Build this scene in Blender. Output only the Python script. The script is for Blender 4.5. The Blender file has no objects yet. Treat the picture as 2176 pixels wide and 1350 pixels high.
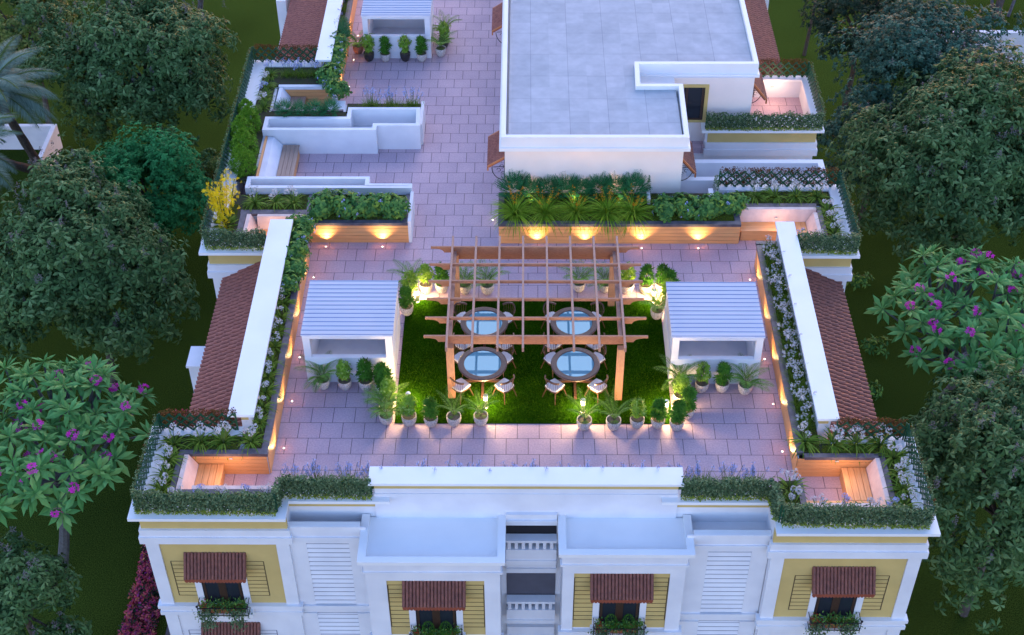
# Roof terrace at dusk: procedural Blender scene (metres; z = 0 is the terrace paving, x to the right, y away from the camera)
import bpy, math, random
import numpy as np
from mathutils import Vector, Matrix
R = random.Random(11)
NR = np.random.default_rng(11)
PI = math.pi
sc = bpy.context.scene
COL = sc.collection
ROOT = {}

# ------------------------------------------------------------------ mesh builder
class MB:
    def __init__(s):
        s.V = []; s.n = 0; s.F = []; s.M = []; s.mats = []; s.cur = 0
    def mat(s, m):
        if m not in s.mats: s.mats.append(m)
        s.cur = s.mats.index(m); return s
    def add(s, verts, faces):
        verts = np.asarray(verts, dtype=np.float32).reshape(-1, 3)
        if isinstance(faces, np.ndarray):
            s.F.append(faces + s.n); s.M.append(np.full(len(faces), s.cur))
        else:
            by = {}
            for f in faces: by.setdefault(len(f), []).append(f)
            for k, fl in by.items():
                s.F.append(np.array(fl, dtype=np.int64) + s.n); s.M.append(np.full(len(fl), s.cur))
        s.V.append(verts); s.n += len(verts); return s
    def box(s, x0, x1, y0, y1, z0, z1):
        if x0 > x1: x0, x1 = x1, x0
        if y0 > y1: y0, y1 = y1, y0
        if z0 > z1: z0, z1 = z1, z0
        v = [(x, y, z) for z in (z0, z1) for y in (y0, y1) for x in (x0, x1)]
        return s.add(v, [(0,2,3,1),(4,5,7,6),(0,1,5,4),(2,6,7,3),(0,4,6,2),(1,3,7,5)])
    def prism(s, pts, z0, z1):
        n = len(pts)
        v = [(p[0], p[1], z0) for p in pts] + [(p[0], p[1], z1) for p in pts]
        f = [tuple(range(n-1, -1, -1)), tuple(range(n, 2*n))] + [(i, (i+1) % n, n+(i+1) % n, n+i) for i in range(n)]
        return s.add(v, f)
    def extr(s, poly, a, b):   # polygon list of 3D points swept from offset a to offset b
        n = len(poly); a = np.array(a); b = np.array(b); P = np.array(poly, dtype=float)
        return s.add(np.vstack([P+a, P+b]), [tuple(range(n-1, -1, -1)), tuple(range(n, 2*n))] + [(i, (i+1) % n, n+(i+1) % n, n+i) for i in range(n)])
    def tube(s, path, rad, k=6, caps=True):
        P = np.array(path, dtype=float); n = len(P)
        if np.isscalar(rad): rad = [rad]*n
        T = np.gradient(P, axis=0); T /= np.linalg.norm(T, axis=1, keepdims=True)+1e-9
        ref = np.array([0, 0, 1.]) if abs(T[0][2]) < .9 else np.array([1., 0, 0])
        vs = []
        for i in range(n):
            a = np.cross(T[i], ref); a /= np.linalg.norm(a)+1e-9; b = np.cross(T[i], a)
            for j in range(k):
                t = 2*PI*j/k; vs.append(P[i]+rad[i]*(math.cos(t)*a+math.sin(t)*b))
        f = [(i*k+j, i*k+(j+1) % k, (i+1)*k+(j+1) % k, (i+1)*k+j) for i in range(n-1) for j in range(k)]
        if caps: f += [tuple(range(k-1, -1, -1)), tuple(range((n-1)*k, n*k))]
        return s.add(vs, f)
    def lathe(s, prof, c=(0, 0, 0), k=24, sx=1, sy=1):
        vs = [(c[0]+r*math.cos(2*PI*j/k)*sx, c[1]+r*math.sin(2*PI*j/k)*sy, c[2]+z) for r, z in prof for j in range(k)]
        n = len(prof)
        f = [(i*k+j, i*k+(j+1) % k, (i+1)*k+(j+1) % k, (i+1)*k+j) for i in range(n-1) for j in range(k)]
        return s.add(vs, f)
    def bar(s, p, q, w, h=None):   # rectangular bar between two points
        h = h or w; p = np.array(p, float); q = np.array(q, float); d = q-p; d /= np.linalg.norm(d)
        ref = np.array([0, 0, 1.]) if abs(d[2]) < .95 else np.array([0, 1., 0])
        a = np.cross(d, ref); a /= np.linalg.norm(a); b = np.cross(a, d)
        v = [e+sx*a*w/2+sy*b*h/2 for e in (p, q) for sx, sy in ((-1, -1), (1, -1), (1, 1), (-1, 1))]
        return s.add(v, [(3,2,1,0),(4,5,6,7),(0,1,5,4),(1,2,6,5),(2,3,7,6),(3,0,4,7)])
    def mesh(s, name, off=(0, 0, 0), smooth=False):
        V = np.vstack(s.V) - np.array(off, dtype=np.float32)
        me = bpy.data.meshes.new(name)
        me.vertices.add(len(V)); me.vertices.foreach_set('co', V.astype(np.float32).ravel())
        loops = np.concatenate([f.ravel() for f in s.F]); tot = np.concatenate([np.full(len(f), f.shape[1]) for f in s.F])
        me.loops.add(len(loops)); me.loops.foreach_set('vertex_index', loops.astype(np.int32))
        me.polygons.add(len(tot))
        me.polygons.foreach_set('loop_start', np.concatenate([[0], np.cumsum(tot)[:-1]]).astype(np.int32))
        for m in s.mats: me.materials.append(m)
        me.polygons.foreach_set('material_index', np.concatenate(s.M).astype(np.int32))
        me.polygons.foreach_set('use_smooth', np.full(len(tot), bool(smooth)))
        me.update(calc_edges=True); me.validate(); return me
    def clusters(s, tol=.006):
        n = len(s.V); bb = [(v.min(0)-tol, v.max(0)+tol) for v in s.V]; par = list(range(n))
        def fd(i):
            while par[i] != i: i = par[i]
            return i
        for i in range(n):
            for j in range(i):
                if (bb[i][0] <= bb[j][1]).all() and (bb[j][0] <= bb[i][1]).all(): par[fd(i)] = fd(j)
        starts = np.cumsum([0]+[len(v) for v in s.V]); out = {}
        for F, Mi in zip(s.F, s.M):
            k = int(np.searchsorted(starts, F.min(), side='right')-1); out.setdefault(fd(k), []).append((k, F-starts[k], Mi))
        res = []
        for L_ in out.values():
            m_ = MB(); m_.mats = list(s.mats); seen = {}
            for k, F, Mi in L_:
                if k not in seen: seen[k] = m_.n; m_.V.append(s.V[k]); m_.n += len(s.V[k])
                m_.F.append(F+seen[k]); m_.M.append(Mi)
            res.append(m_)
        return res
    def build(s, name, parent=None, mat=None, smooth=False, label=None, local=False):
        if mat is not None and not s.mats: s.mats = [mat]
        off = ROOT.get(parent.name, (0, 0, 0)) if (parent is not None and not local) else (0, 0, 0)
        o = bpy.data.objects.new(name, s.mesh(name, off, smooth)); COL.objects.link(o)
        if parent is not None: o.parent = parent; ROOT[o.name] = ROOT.get(parent.name, (0, 0, 0))
        if label: o['label'] = label
        return o

def tag(o, label=None, cat=None, group=None, kind=None):
    if label: o['label'] = label
    if cat: o['category'] = cat
    if group: o['group'] = group
    if kind: o['kind'] = kind
    return o
def thing(name, label, cat, loc=(0, 0, 0), group=None, rz=0):
    o = bpy.data.objects.new(name, None); COL.objects.link(o); o.location = loc; o.rotation_euler = (0, 0, rz)
    ROOT[o.name] = tuple(loc); return tag(o, label, cat, group, 'thing')
def dup(root, loc, rz=0, label=None, group=None, scale=1):
    r = root.copy(); COL.objects.link(r); r.location = loc; r.rotation_euler = (0, 0, rz); r.scale = (scale,)*3 if np.isscalar(scale) else scale
    if label: r['label'] = label
    if group: r['group'] = group
    for ch in list(root.children):
        c = ch.copy(); COL.objects.link(c); c.parent = r
        for g in list(ch.children):
            d = g.copy(); COL.objects.link(d); d.parent = c
    return r
class Proto:          # the first placement moves the prototype itself, later ones copy it
    def __init__(s, root): s.root = root; s.used = False
    def put(s, loc, rz=0, label=None, group=None, scale=1):
        if not s.used:
            s.used = True; o = s.root; o.location = loc; o.rotation_euler = (0, 0, rz); o.scale = (scale,)*3 if np.isscalar(scale) else scale
            if label: o['label'] = label
            if group: o['group'] = group
            return o
        return dup(s.root, loc, rz, label, group, scale)

# ------------------------------------------------------------------ materials
def newmat(name):
    m = bpy.data.materials.new(name); m.use_nodes = True; nt = m.node_tree; b = nt.nodes['Principled BSDF']; return m, nt, b
def lin(c):
    return tuple(((x/255)/12.92 if x/255 <= .04045 else ((x/255+.055)/1.055)**2.4) for x in c)+(1,)
def noise_mix(nt, c1, c2, scale, detail=6, lo=.35, hi=.65, coord='Object', vec=None):
    tc = nt.nodes.new('ShaderNodeTexCoord'); n = nt.nodes.new('ShaderNodeTexNoise'); n.inputs['Scale'].default_value = scale; n.inputs['Detail'].default_value = detail
    if vec:
        mp = nt.nodes.new('ShaderNodeMapping'); mp.inputs['Scale'].default_value = vec
        nt.links.new(tc.outputs[coord], mp.inputs['Vector']); nt.links.new(mp.outputs[0], n.inputs['Vector'])
    else: nt.links.new(tc.outputs[coord], n.inputs['Vector'])
    r = nt.nodes.new('ShaderNodeValToRGB'); r.color_ramp.elements[0].position = lo; r.color_ramp.elements[1].position = hi
    r.color_ramp.elements[0].color = c1 if len(c1) == 4 else (*c1, 1); r.color_ramp.elements[1].color = c2 if len(c2) == 4 else (*c2, 1)
    nt.links.new(n.outputs['Fac'], r.inputs['Fac']); return r, n, tc
def bump(nt, b, src, strength=.3, dist=.01):
    bp = nt.nodes.new('ShaderNodeBump'); bp.inputs['Strength'].default_value = strength; bp.inputs['Distance'].default_value = dist
    nt.links.new(src, bp.inputs['Height']); nt.links.new(bp.outputs[0], b.inputs['Normal'])
def plain(name, c, rough=.6, c2=None, scale=3, metal=0, bs=.15, bscale=60, bd=.004, vec=None, lo=.35, hi=.65):
    m, nt, b = newmat(name); b.inputs['Roughness'].default_value = rough; b.inputs['Metallic'].default_value = metal
    c2 = c2 or tuple(x*.88 for x in c)
    r, n, tc = noise_mix(nt, c2, c, scale, vec=vec, lo=lo, hi=hi); nt.links.new(r.outputs[0], b.inputs['Base Color'])
    if bs:
        n2 = nt.nodes.new('ShaderNodeTexNoise'); n2.inputs['Scale'].default_value = bscale; n2.inputs['Detail'].default_value = 4
        nt.links.new(tc.outputs['Object'], n2.inputs['Vector']); bump(nt, b, n2.outputs['Fac'], bs, bd)
    return m
def foliage(name, cols, rough=.55, trans=.18, patch=None):
    m, nt, b = newmat(name)
    g = nt.nodes.new('ShaderNodeNewGeometry'); r = nt.nodes.new('ShaderNodeValToRGB')
    el = r.color_ramp.elements
    while len(el) < len(cols): el.new(.5)
    for i, c in enumerate(cols): el[i].position = i/(len(cols)-1); el[i].color = (*c, 1)
    nt.links.new(g.outputs['Random Per Island'], r.inputs['Fac']); out = r.outputs[0]
    if patch:    # slow patches of another leaf colour through the crown
        rr, _, _ = noise_mix(nt, (0, 0, 0), (1, 1, 1), patch[1], 2, .45, .6)
        mx = nt.nodes.new('ShaderNodeMix'); mx.data_type = 'RGBA'; mx.blend_type = 'MIX'
        nt.links.new(rr.outputs[0], mx.inputs[0]); nt.links.new(out, mx.inputs[6]); mx.inputs[7].default_value = (*patch[0], 1); out = mx.outputs[2]
    nt.links.new(out, b.inputs['Base Color']); b.inputs['Roughness'].default_value = rough; b.inputs['Specular IOR Level'].default_value = .05
    if trans:
        t = nt.nodes.new('ShaderNodeBsdfTranslucent'); nt.links.new(out, t.inputs['Color']); mx = nt.nodes.new('ShaderNodeMixShader'); mx.inputs[0].default_value = trans
        nt.links.new(b.outputs[0], mx.inputs[1]); nt.links.new(t.outputs[0], mx.inputs[2]); nt.links.new(mx.outputs[0], nt.nodes['Material Output'].inputs['Surface'])
    return m
def wood(name, c1, c2, vec, rough=.5, scale=6, planks=None):
    m, nt, b = newmat(name); b.inputs['Roughness'].default_value = rough
    r, n, tc = noise_mix(nt, c1, c2, scale, 8, .3, .7, vec=vec); nt.links.new(r.outputs[0], b.inputs['Base Color']); bump(nt, b, n.outputs['Fac'], .25, .006)
    return m
def emit(name, c, s):
    m, nt, b = newmat(name); b.inputs['Base Color'].default_value = (*c, 1); b.inputs['Emission Color'].default_value = (*c, 1); b.inputs['Emission Strength'].default_value = s; return m

M = {}
M['white'] = plain('white_plaster', (.79, .80, .83), .7, (.71, .72, .76), 1.3, bs=.12)
M['cap'] = plain('white_coping_plaster', (.86, .86, .86), .6, (.81, .815, .82), .9, bs=.08)
M['shaft'] = plain('shaft_plaster', (.74, .75, .80), .7, (.66, .67, .74), 2, bs=.2)
M['peach'] = plain('peach_plaster', (.86, .64, .56), .7, (.82, .60, .52), 1.5, bs=.1)
M['warmglow'] = plain('warm_glow_plaster', (.94, .82, .76), .7, (.90, .78, .72), 1.3, bs=.1)  # rooftop room plaster with the warm terrace glow put into its colour
M['yellow'] = plain('ochre_plaster', (.62, .46, .165), .75, (.57, .42, .15), 2, bs=.15)
M['groove'] = plain('groove_shadow_line', (.10, .07, .03), .9)
M['groove_shade'] = plain('groove_shade_grey', (.30, .31, .38), .9)
M['marble'] = plain('pale_marble', (.84, .64, .56), .45, (.72, .53, .47), 4, bs=.05)
M['coping'] = plain('dark_stone_coping', (.13, .12, .14), .45, (.07, .065, .08), 5, bs=.2, lo=.4, hi=.7)
M['soil'] = plain('planting_soil', (.05, .035, .02), .95, (.03, .05, .012), 8, bs=.8, bscale=40, bd=.02)
M['potsoil'] = plain('pot_soil', (.20, .15, .10), .95, (.12, .09, .06), 20, bs=.8, bscale=60, bd=.01)
M['ground'] = None
M['dark'] = plain('dark_metal', (.03, .03, .035), .4, metal=.6, bs=0)
M['steel'] = plain('brushed_steel', (.6, .62, .64), .35, metal=.9, bs=0)
M['darkroom'] = plain('dark_interior', (.012, .012, .018), .8, bs=0)
M['greyroom'] = plain('grey_interior', (.10, .10, .13), .8, bs=0)
M['brown'] = plain('dark_window_timber', (.055, .03, .02), .4)
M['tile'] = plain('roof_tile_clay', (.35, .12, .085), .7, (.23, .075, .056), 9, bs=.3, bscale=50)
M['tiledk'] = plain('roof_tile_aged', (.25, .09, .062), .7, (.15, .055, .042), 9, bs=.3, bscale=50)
M['fascia'] = plain('red_fascia', (.28, .07, .035), .6)
M['orange'] = plain('orange_fascia', (.50, .17, .06), .6)
M['bark'] = plain('bark', (.10, .085, .075), .9, (.05, .04, .035), 14, bs=.8, bscale=30, bd=.02)
M['barkpl'] = plain('smooth_grey_bark', (.12, .13, .14), .8, (.08, .08, .09), 10, bs=.5, bscale=30, bd=.01)
M['lattice'] = plain('green_lattice', (.002, .085, .035), .6, (.001, .05, .02), 3, bs=0)
M['potw'] = plain('speckled_white_pot', (.66, .60, .55), .7, (.28, .25, .23), 38, bs=.5, bscale=45, bd=.008, lo=.38, hi=.52)
M['potd'] = plain('dark_glazed_pot', (.045, .04, .038), .35, (.025, .022, .02), 8)
M['pott'] = plain('terracotta_pot', (.40, .17, .11), .7, (.28, .12, .08), 20)
M['terracotta'] = plain('terracotta_trough', (.38, .12, .05), .7)
M['cushion'] = plain('white_cushion', (.80, .77, .74), .85, bs=.2, bscale=120)
M['planks'] = wood('larch_cladding', (.74, .33, .115), (.86, .43, .17), (.25, 3, 9), .5, 5)
M['planksy'] = wood('larch_cladding_side', (.74, .33, .115), (.86, .43, .17), (3, .25, 9), .5, 5)
M['seatw'] = wood('bench_timber', (.66, .27, .08), (.88, .44, .17), (9, .35, 3), .4, 5)
M['seatx'] = wood('bench_timber_cross', (.66, .27, .08), (.88, .44, .17), (.35, 9, 3), .4, 5)
M['seatgrey'] = wood('weathered_bench_timber', (.27, .17, .13), (.40, .27, .20), (9, .35, 3), .5, 5)
M['pergx'] = wood('pergola_timber_cross', (.26, .105, .06), (.42, .19, .11), (2.5, 14, 14), .55, 5)
M['pergy'] = wood('pergola_timber_long', (.30, .15, .105), (.43, .25, .185), (14, 2.5, 14), .55, 5)  # paler than the cross beams: sky sheen on the tops put into the colour
M['pergz'] = wood('pergola_timber_post', (.45, .21, .11), (.60, .31, .17), (14, 14, 1.5), .55, 5)
M['dkwood'] = wood('dark_walnut', (.055, .026, .016), (.12, .062, .04), (6, 6, 6), .3, 6)
M['dkring'] = wood('walnut_table_ring', (.05, .028, .022), (.12, .07, .055), (9, 9, 2), .35, 6)

# terrace paving: running bond of 0.60 m slabs
m, nt, b = newmat('terrace_paving'); M['paving'] = m
tc = nt.nodes.new('ShaderNodeTexCoord'); mp = nt.nodes.new('ShaderNodeMapping'); mp.inputs['Location'].default_value = (4.08+.6*20-.0, -26.38+.585*40+.0, 0)
br = nt.nodes.new('ShaderNodeTexBrick'); br.offset = .5; br.offset_frequency = 2
br.inputs['Scale'].default_value = 1; br.inputs['Brick Width'].default_value = .6; br.inputs['Row Height'].default_value = .585; br.inputs['Mortar Size'].default_value = .009; br.inputs['Mortar Smooth'].default_value = .15; br.inputs['Bias'].default_value = 0
br.inputs['Color1'].default_value = (.60, .44, .49, 1); br.inputs['Color2'].default_value = (.53, .39, .445, 1); br.inputs['Mortar'].default_value = (.13, .10, .12, 1)
nt.links.new(tc.outputs['Object'], mp.inputs[0]); nt.links.new(mp.outputs[0], br.inputs['Vector'])
rr, nn, _ = noise_mix(nt, (.80, .80, .82), (1.06, 1.05, 1.04), 22, 6, .3, .7)
r3, n3, _ = noise_mix(nt, (.90, .90, .92), (1.05, 1.04, 1.03), 1.1, 3, .3, .7)
mx = nt.nodes.new('ShaderNodeMix'); mx.data_type = 'RGBA'; mx.blend_type = 'MULTIPLY'; mx.inputs[0].default_value = 1
nt.links.new(br.outputs['Color'], mx.inputs[6]); nt.links.new(rr.outputs[0], mx.inputs[7])
mx2 = nt.nodes.new('ShaderNodeMix'); mx2.data_type = 'RGBA'; mx2.blend_type = 'MULTIPLY'; mx2.inputs[0].default_value = 1
nt.links.new(mx.outputs[2], mx2.inputs[6]); nt.links.new(r3.outputs[0], mx2.inputs[7]); nt.links.new(mx2.outputs[2], b.inputs['Base Color'])
b.inputs['Roughness'].default_value = .7
ad = nt.nodes.new('ShaderNodeMath'); ad.operation = 'SUBTRACT'; mu = nt.nodes.new('ShaderNodeMath'); mu.operation = 'MULTIPLY'; mu.inputs[1].default_value = .25
nt.links.new(nn.outputs['Fac'], mu.inputs[0]); nt.links.new(mu.outputs[0], ad.inputs[0]); nt.links.new(br.outputs['Fac'], ad.inputs[1]); bump(nt, b, ad.outputs[0], .6, .008)

# penthouse roof slabs: 0.6 x 0.7 m patches with joints every second slab
m, nt, b = newmat('roof_slab_tiles'); M['roofslab'] = m
tc = nt.nodes.new('ShaderNodeTexCoord'); mp = nt.nodes.new('ShaderNodeMapping'); mp.inputs['Location'].default_value = (-.69+1.24*8, -36.67+1.38*40, 0)
nt.links.new(tc.outputs['Object'], mp.inputs[0])
br = nt.nodes.new('ShaderNodeTexBrick'); br.offset = 0; br.inputs['Scale'].default_value = 1; br.inputs['Brick Width'].default_value = 1.24; br.inputs['Row Height'].default_value = 1.38; br.inputs['Mortar Size'].default_value = .013; br.inputs['Mortar Smooth'].default_value = .6
br.inputs['Color1'].default_value = (1, 1, 1, 1); br.inputs['Color2'].default_value = (.97, .97, .97, 1); br.inputs['Mortar'].default_value = (.66, .68, .71, 1)
b2 = nt.nodes.new('ShaderNodeTexBrick'); b2.offset = 0; b2.inputs['Scale'].default_value = 1; b2.inputs['Brick Width'].default_value = .62; b2.inputs['Row Height'].default_value = .69; b2.inputs['Mortar Size'].default_value = .0
b2.inputs['Color1'].default_value = (.36, .40, .44, 1); b2.inputs['Color2'].default_value = (.43, .465, .505, 1); b2.inputs['Mortar'].default_value = (.4, .43, .47, 1)
rr, nn, _ = noise_mix(nt, (.86, .87, .88), (1.08, 1.07, 1.06), 2.6, 8, .3, .7)
nt.links.new(mp.outputs[0], br.inputs['Vector']); nt.links.new(mp.outputs[0], b2.inputs['Vector'])
mx = nt.nodes.new('ShaderNodeMix'); mx.data_type = 'RGBA'; mx.blend_type = 'MULTIPLY'; mx.inputs[0].default_value = 1
mx2 = nt.nodes.new('ShaderNodeMix'); mx2.data_type = 'RGBA'; mx2.blend_type = 'MULTIPLY'; mx2.inputs[0].default_value = 1
nt.links.new(b2.outputs['Color'], mx.inputs[6]); nt.links.new(br.outputs['Color'], mx.inputs[7]); nt.links.new(mx.outputs[2], mx2.inputs[6]); nt.links.new(rr.outputs[0], mx2.inputs[7]); nt.links.new(mx2.outputs[2], b.inputs['Base Color']); b.inputs['Roughness'].default_value = .75

def grassmat(name, a, bcol, c, sc1, sc2, bumpd=.05):
    m, nt, b = newmat(name)
    r1, n1, tc = noise_mix(nt, a, bcol, sc1, 10, .38, .62)
    r2, n2, _ = noise_mix(nt, (.62, .62, .6), (1.25, 1.2, 1.1), sc2, 3, .3, .7)
    mx = nt.nodes.new('ShaderNodeMix'); mx.data_type = 'RGBA'; mx.blend_type = 'MULTIPLY'; mx.inputs[0].default_value = 1
    nt.links.new(r1.outputs[0], mx.inputs[6]); nt.links.new(r2.outputs[0], mx.inputs[7]); nt.links.new(mx.outputs[2], b.inputs['Base Color'])
    b.inputs['Roughness'].default_value = .95; b.inputs['Specular IOR Level'].default_value = .0
    bump(nt, b, n1.outputs['Fac'], 1, bumpd); return m
M['ground'] = grassmat('garden_lawn', (.009, .022, .003), (.085, .135, .024), None, 30, .12, .05)
M['turf'] = grassmat('terrace_turf', (.006, .032, .0005), (.02, .07, .002), None, 40, 1.5, .02)
M['garden_path'] = plain('grey_block_paving', (.16, .15, .18), .8, (.10, .095, .12), 3, bs=.5, bscale=12, bd=.02)
M['blade'] = foliage('turf_blades', [(.008, .045, .0005), (.024, .085, .002), (.06, .14, .006)], .9, 0)
M['moss'] = foliage('moss_cover', [(.10, .13, .01), (.16, .19, .02), (.07, .10, .01)], .8, 0)

# foliage colours
M['l_tree'] = foliage('leaf_dark_broad', [(.02, .05, .014), (.09, .18, .06), (.045, .10, .03), (.17, .28, .11)], .5, .12)
M['l_treey'] = foliage('leaf_olive_broad', [(.06, .10, .02), (.13, .18, .04), (.20, .22, .06)], .5, .12)
M['l_bright'] = foliage('leaf_emerald', [(.015, .10, .025), (.05, .27, .08), (.03, .18, .05)], .5, .12)
M['l_teal'] = foliage('leaf_blue_green', [(.02, .06, .04), (.08, .19, .12), (.045, .12, .08), (.015, .04, .025)], .45, .1)
M['l_dark'] = foliage('leaf_very_dark', [(.012, .03, .018), (.025, .055, .03), (.035, .07, .04)], .5, .08)
M['l_plum'] = foliage('leaf_long_glossy', [(.05, .16, .04), (.14, .36, .11), (.08, .24, .06), (.23, .42, .12)], .38, .15)
M['f_mag'] = foliage('flower_magenta', [(.70, .02, .48), (.85, .06, .62), (.55, .01, .36)], .5, .2)
M['f_panicle'] = foliage('flower_grey_brown', [(.14, .13, .13), (.20, .17, .16), (.10, .10, .11)], .8, 0)
M['l_palm'] = foliage('frond_grey_green', [(.13, .21, .17), (.20, .29, .22), (.10, .16, .12)], .5, .15)
M['l_areca'] = foliage('frond_green', [(.09, .20, .025), (.16, .31, .05), (.24, .38, .10)], .45, .2)
M['l_sch'] = foliage('leaf_lime', [(.10, .22, .02), (.22, .38, .04), (.16, .30, .03), (.36, .50, .12)], .4, .2)
M['l_drac'] = foliage('leaf_deep_green', [(.03, .11, .012), (.07, .20, .022), (.05, .15, .015)], .4, .15)
M['l_strap'] = foliage('leaf_strap', [(.07, .15, .015), (.14, .25, .03), (.24, .34, .05), (.09, .18, .02)], .4, .2)
M['l_grass'] = foliage('leaf_thin_grass', [(.05, .12, .01), (.13, .23, .02), (.22, .32, .04)], .5, .2)
M['l_spiky'] = foliage('leaf_spiky', [(.10, .22, .01), (.24, .40, .03), (.38, .52, .05)], .45, .2)
M['l_shrub'] = foliage('leaf_shrub', [(.035, .12, .035), (.07, .19, .05), (.12, .26, .06), (.22, .34, .05)], .45, .18)
M['l_feather'] = foliage('leaf_feathery', [(.015, .10, .035), (.04, .21, .075), (.025, .15, .05)], .5, .15)
M['l_hedge'] = foliage('leaf_ivy', [(.06, .115, .045), (.13, .20, .085), (.23, .31, .15), (.035, .07, .03)], .55, .12)
M['l_hedgey'] = foliage('leaf_ivy_lime', [(.30, .42, .05), (.45, .52, .09), (.16, .24, .05)], .55, .12)
M['l_red'] = foliage('leaf_red_climber', [(.10, .03, .012), (.16, .05, .02), (.03, .05, .012), (.22, .07, .025), (.04, .07, .02)], .6, .1)
M['l_conifer'] = foliage('leaf_conifer', [(.06, .17, .012), (.12, .27, .02), (.17, .33, .03)], .55, .1)
M['f_white'] = foliage('flower_white', [(.62, .60, .60), (.75, .72, .72), (.55, .55, .62)], .6, .2)
M['f_blue'] = foliage('flower_pale_blue', [(.35, .40, .72), (.50, .54, .80), (.25, .30, .65)], .6, .2)
M['f_orange'] = foliage('flower_orange', [(.55, .22, .01), (.62, .30, .01), (.50, .15, .01)], .6, .1)
M['f_yellow'] = foliage('flower_yellow', [(.72, .55, .01), (.80, .66, .03), (.65, .48, .01)], .6, .2)
M['f_pink'] = foliage('bougainvillea', [(.50, .06, .12), (.70, .14, .18), (.28, .03, .22), (.65, .28, .12)], .6, .2)
M['f_red'] = foliage('flower_red', [(.35, .03, .01), (.45, .05, .02)], .6, .1)
M['stem'] = foliage('stem_green', [(.08, .13, .03), (.11, .16, .05)], .6, 0)
M['lampglow'] = emit('lamp_glow', (1, .80, .50), 9)
M['uplens'] = emit('uplight_lens', (1, .9, .75), 1.6)

# tinted polycarbonate of the skylight roofs
m, nt, b = newmat('blue_polycarbonate'); M['poly'] = m
b.inputs['Base Color'].default_value = (.96, .90, .90, 1); b.inputs['Roughness'].default_value = .35
t = nt.nodes.new('ShaderNodeBsdfTransparent'); t.inputs['Color'].default_value = (.96, .96, 1, 1); mx = nt.nodes.new('ShaderNodeMixShader'); mx.inputs[0].default_value = .30
nt.links.new(b.outputs[0], mx.inputs[1]); nt.links.new(t.outputs[0], mx.inputs[2]); nt.links.new(mx.outputs[0], nt.nodes['Material Output'].inputs['Surface'])
M['slat'] = plain('blue_grey_slat', (.20, .28, .48), .4, bs=0)
m, nt, b = newmat('table_glass'); M['glass'] = m
b.inputs['Base Color'].default_value = (.12, .32, .42, 1); b.inputs['Metallic'].default_value = .18; b.inputs['Roughness'].default_value = .03
m, nt, b = newmat('window_glass'); M['pane'] = m
b.inputs['Base Color'].default_value = (.02, .025, .035, 1); b.inputs['Roughness'].default_value = .06
m, nt, b = newmat('bollard_glass'); M['lampglass'] = m
b.inputs['Base Color'].default_value = (.9, .9, .85, 1); b.inputs['Roughness'].default_value = .2; b.inputs['Transmission Weight'].default_value = 1.0
# ------------------------------------------------------------------ setting
def struct(name, mb, mat=None): return tag(mb.build(name, mat=mat), kind='structure')
g = MB(); g.add([(-140, -60, -10), (140, -60, -10), (140, 260, -10), (-140, 260, -10)], [(0, 1, 2, 3)]); struct('ground', g, M['ground'])
g = MB(); g.box(-11.6, -9.7, 10, 60, -10.05, -9.96); g.box(10.1, 11.9, 10, 60, -10.05, -9.96); g.box(-11.6, 11.9, 14, 21, -10.04, -9.955); struct('path', g, M['garden_path'])
g = MB()
for bx in ((-7.9, 8.4, 23.97, 36.9), (-7.9, 5.1, 36.9, 60), (5.1, 8.4, 40.2, 60), (-9.4, -7.9, 23.3, 25.5), (8.4, 9.8, 22.95, 25.45), (-9.4, -7.9, 33.9, 43.6), (8.4, 9.8, 33.9, 36.7), (8.4, 9.93, 40.9, 43.3)): g.box(*bx, -.28, 0)
struct('terrace_floor', g, M['paving'])
g = MB(); g.box(-3.56, 4.1, 26.94, 32.1, .004, .03); struct('lawn', g, M['turf'])
# real grass blades on the terrace lawn
N = 95000
px = NR.uniform(-3.55, 4.09, N); py = NR.uniform(26.95, 32.09, N); a = NR.uniform(0, 2*PI, N); h = NR.uniform(.02, .055, N); w = NR.uniform(.004, .009, N)
ca, sa = np.cos(a), np.sin(a); tl = NR.uniform(-.03, .03, (N, 2))
v = np.empty((N, 3, 3), np.float32)
v[:, 0] = np.stack([px-ca*w, py-sa*w, np.full(N, .028)], 1); v[:, 1] = np.stack([px+ca*w, py+sa*w, np.full(N, .028)], 1); v[:, 2] = np.stack([px+tl[:, 0], py+tl[:, 1], .03+h], 1)
g = MB(); g.add(v.reshape(-1, 3), np.arange(3*N).reshape(N, 3)); o = g.build('grass', mat=M['blade']); tag(o, 'short green grass covering the terrace lawn under the pergola', 'grass', kind='stuff')

# ------------------------------------------------------------------ the apartment building
BT = thing('apartment_building', 'white and ochre apartment building whose roof carries the terrace garden', 'building', (0, 23, -10))
def part(name, mb, mat=None, label=None, parent=None, smooth=False):
    if name in ('ledge', 'ochre_band', 'cornice_band', 'pier', 'ochre_panel', 'panel_groove', 'string_course', 'recess_pier', 'buttress'):
        for m_ in mb.clusters(): o_ = m_.build(name, parent or BT, mat, smooth, label)
        return o_
    return mb.build(name, parent or BT, mat, smooth, label)
w = MB()
w.box(-7.8, 8.3, 23.65, 38.4, -10, -.28); w.box(-7.8, 5.1, 38.4, 60, -10, -.28); w.box(5.1, 8.3, 40.15, 60, -10, -.28)
w.box(-9.72, -7.8, 23.05, 25.95, -10, -.28); w.box(-7.8, -6.02, 23.05, 23.65, -10, -.02)   # front left corner block
w.box(-9.72, -6.02, 23.05, 23.3, -.28, .7); w.box(-9.72, -9.4, 23.3, 25.95, -.28, .7); w.box(-9.4, -7.6, 25.5, 25.95, -.28, .7)
w.box(-6.22, -6.02, 23.3, 23.9, -.02, .7)
w.box(8.3, 10.1, 22.65, 25.68, -10, -.28); w.box(6.28, 8.3, 22.65, 23.65, -10, -.02)         # front right corner block
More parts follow.
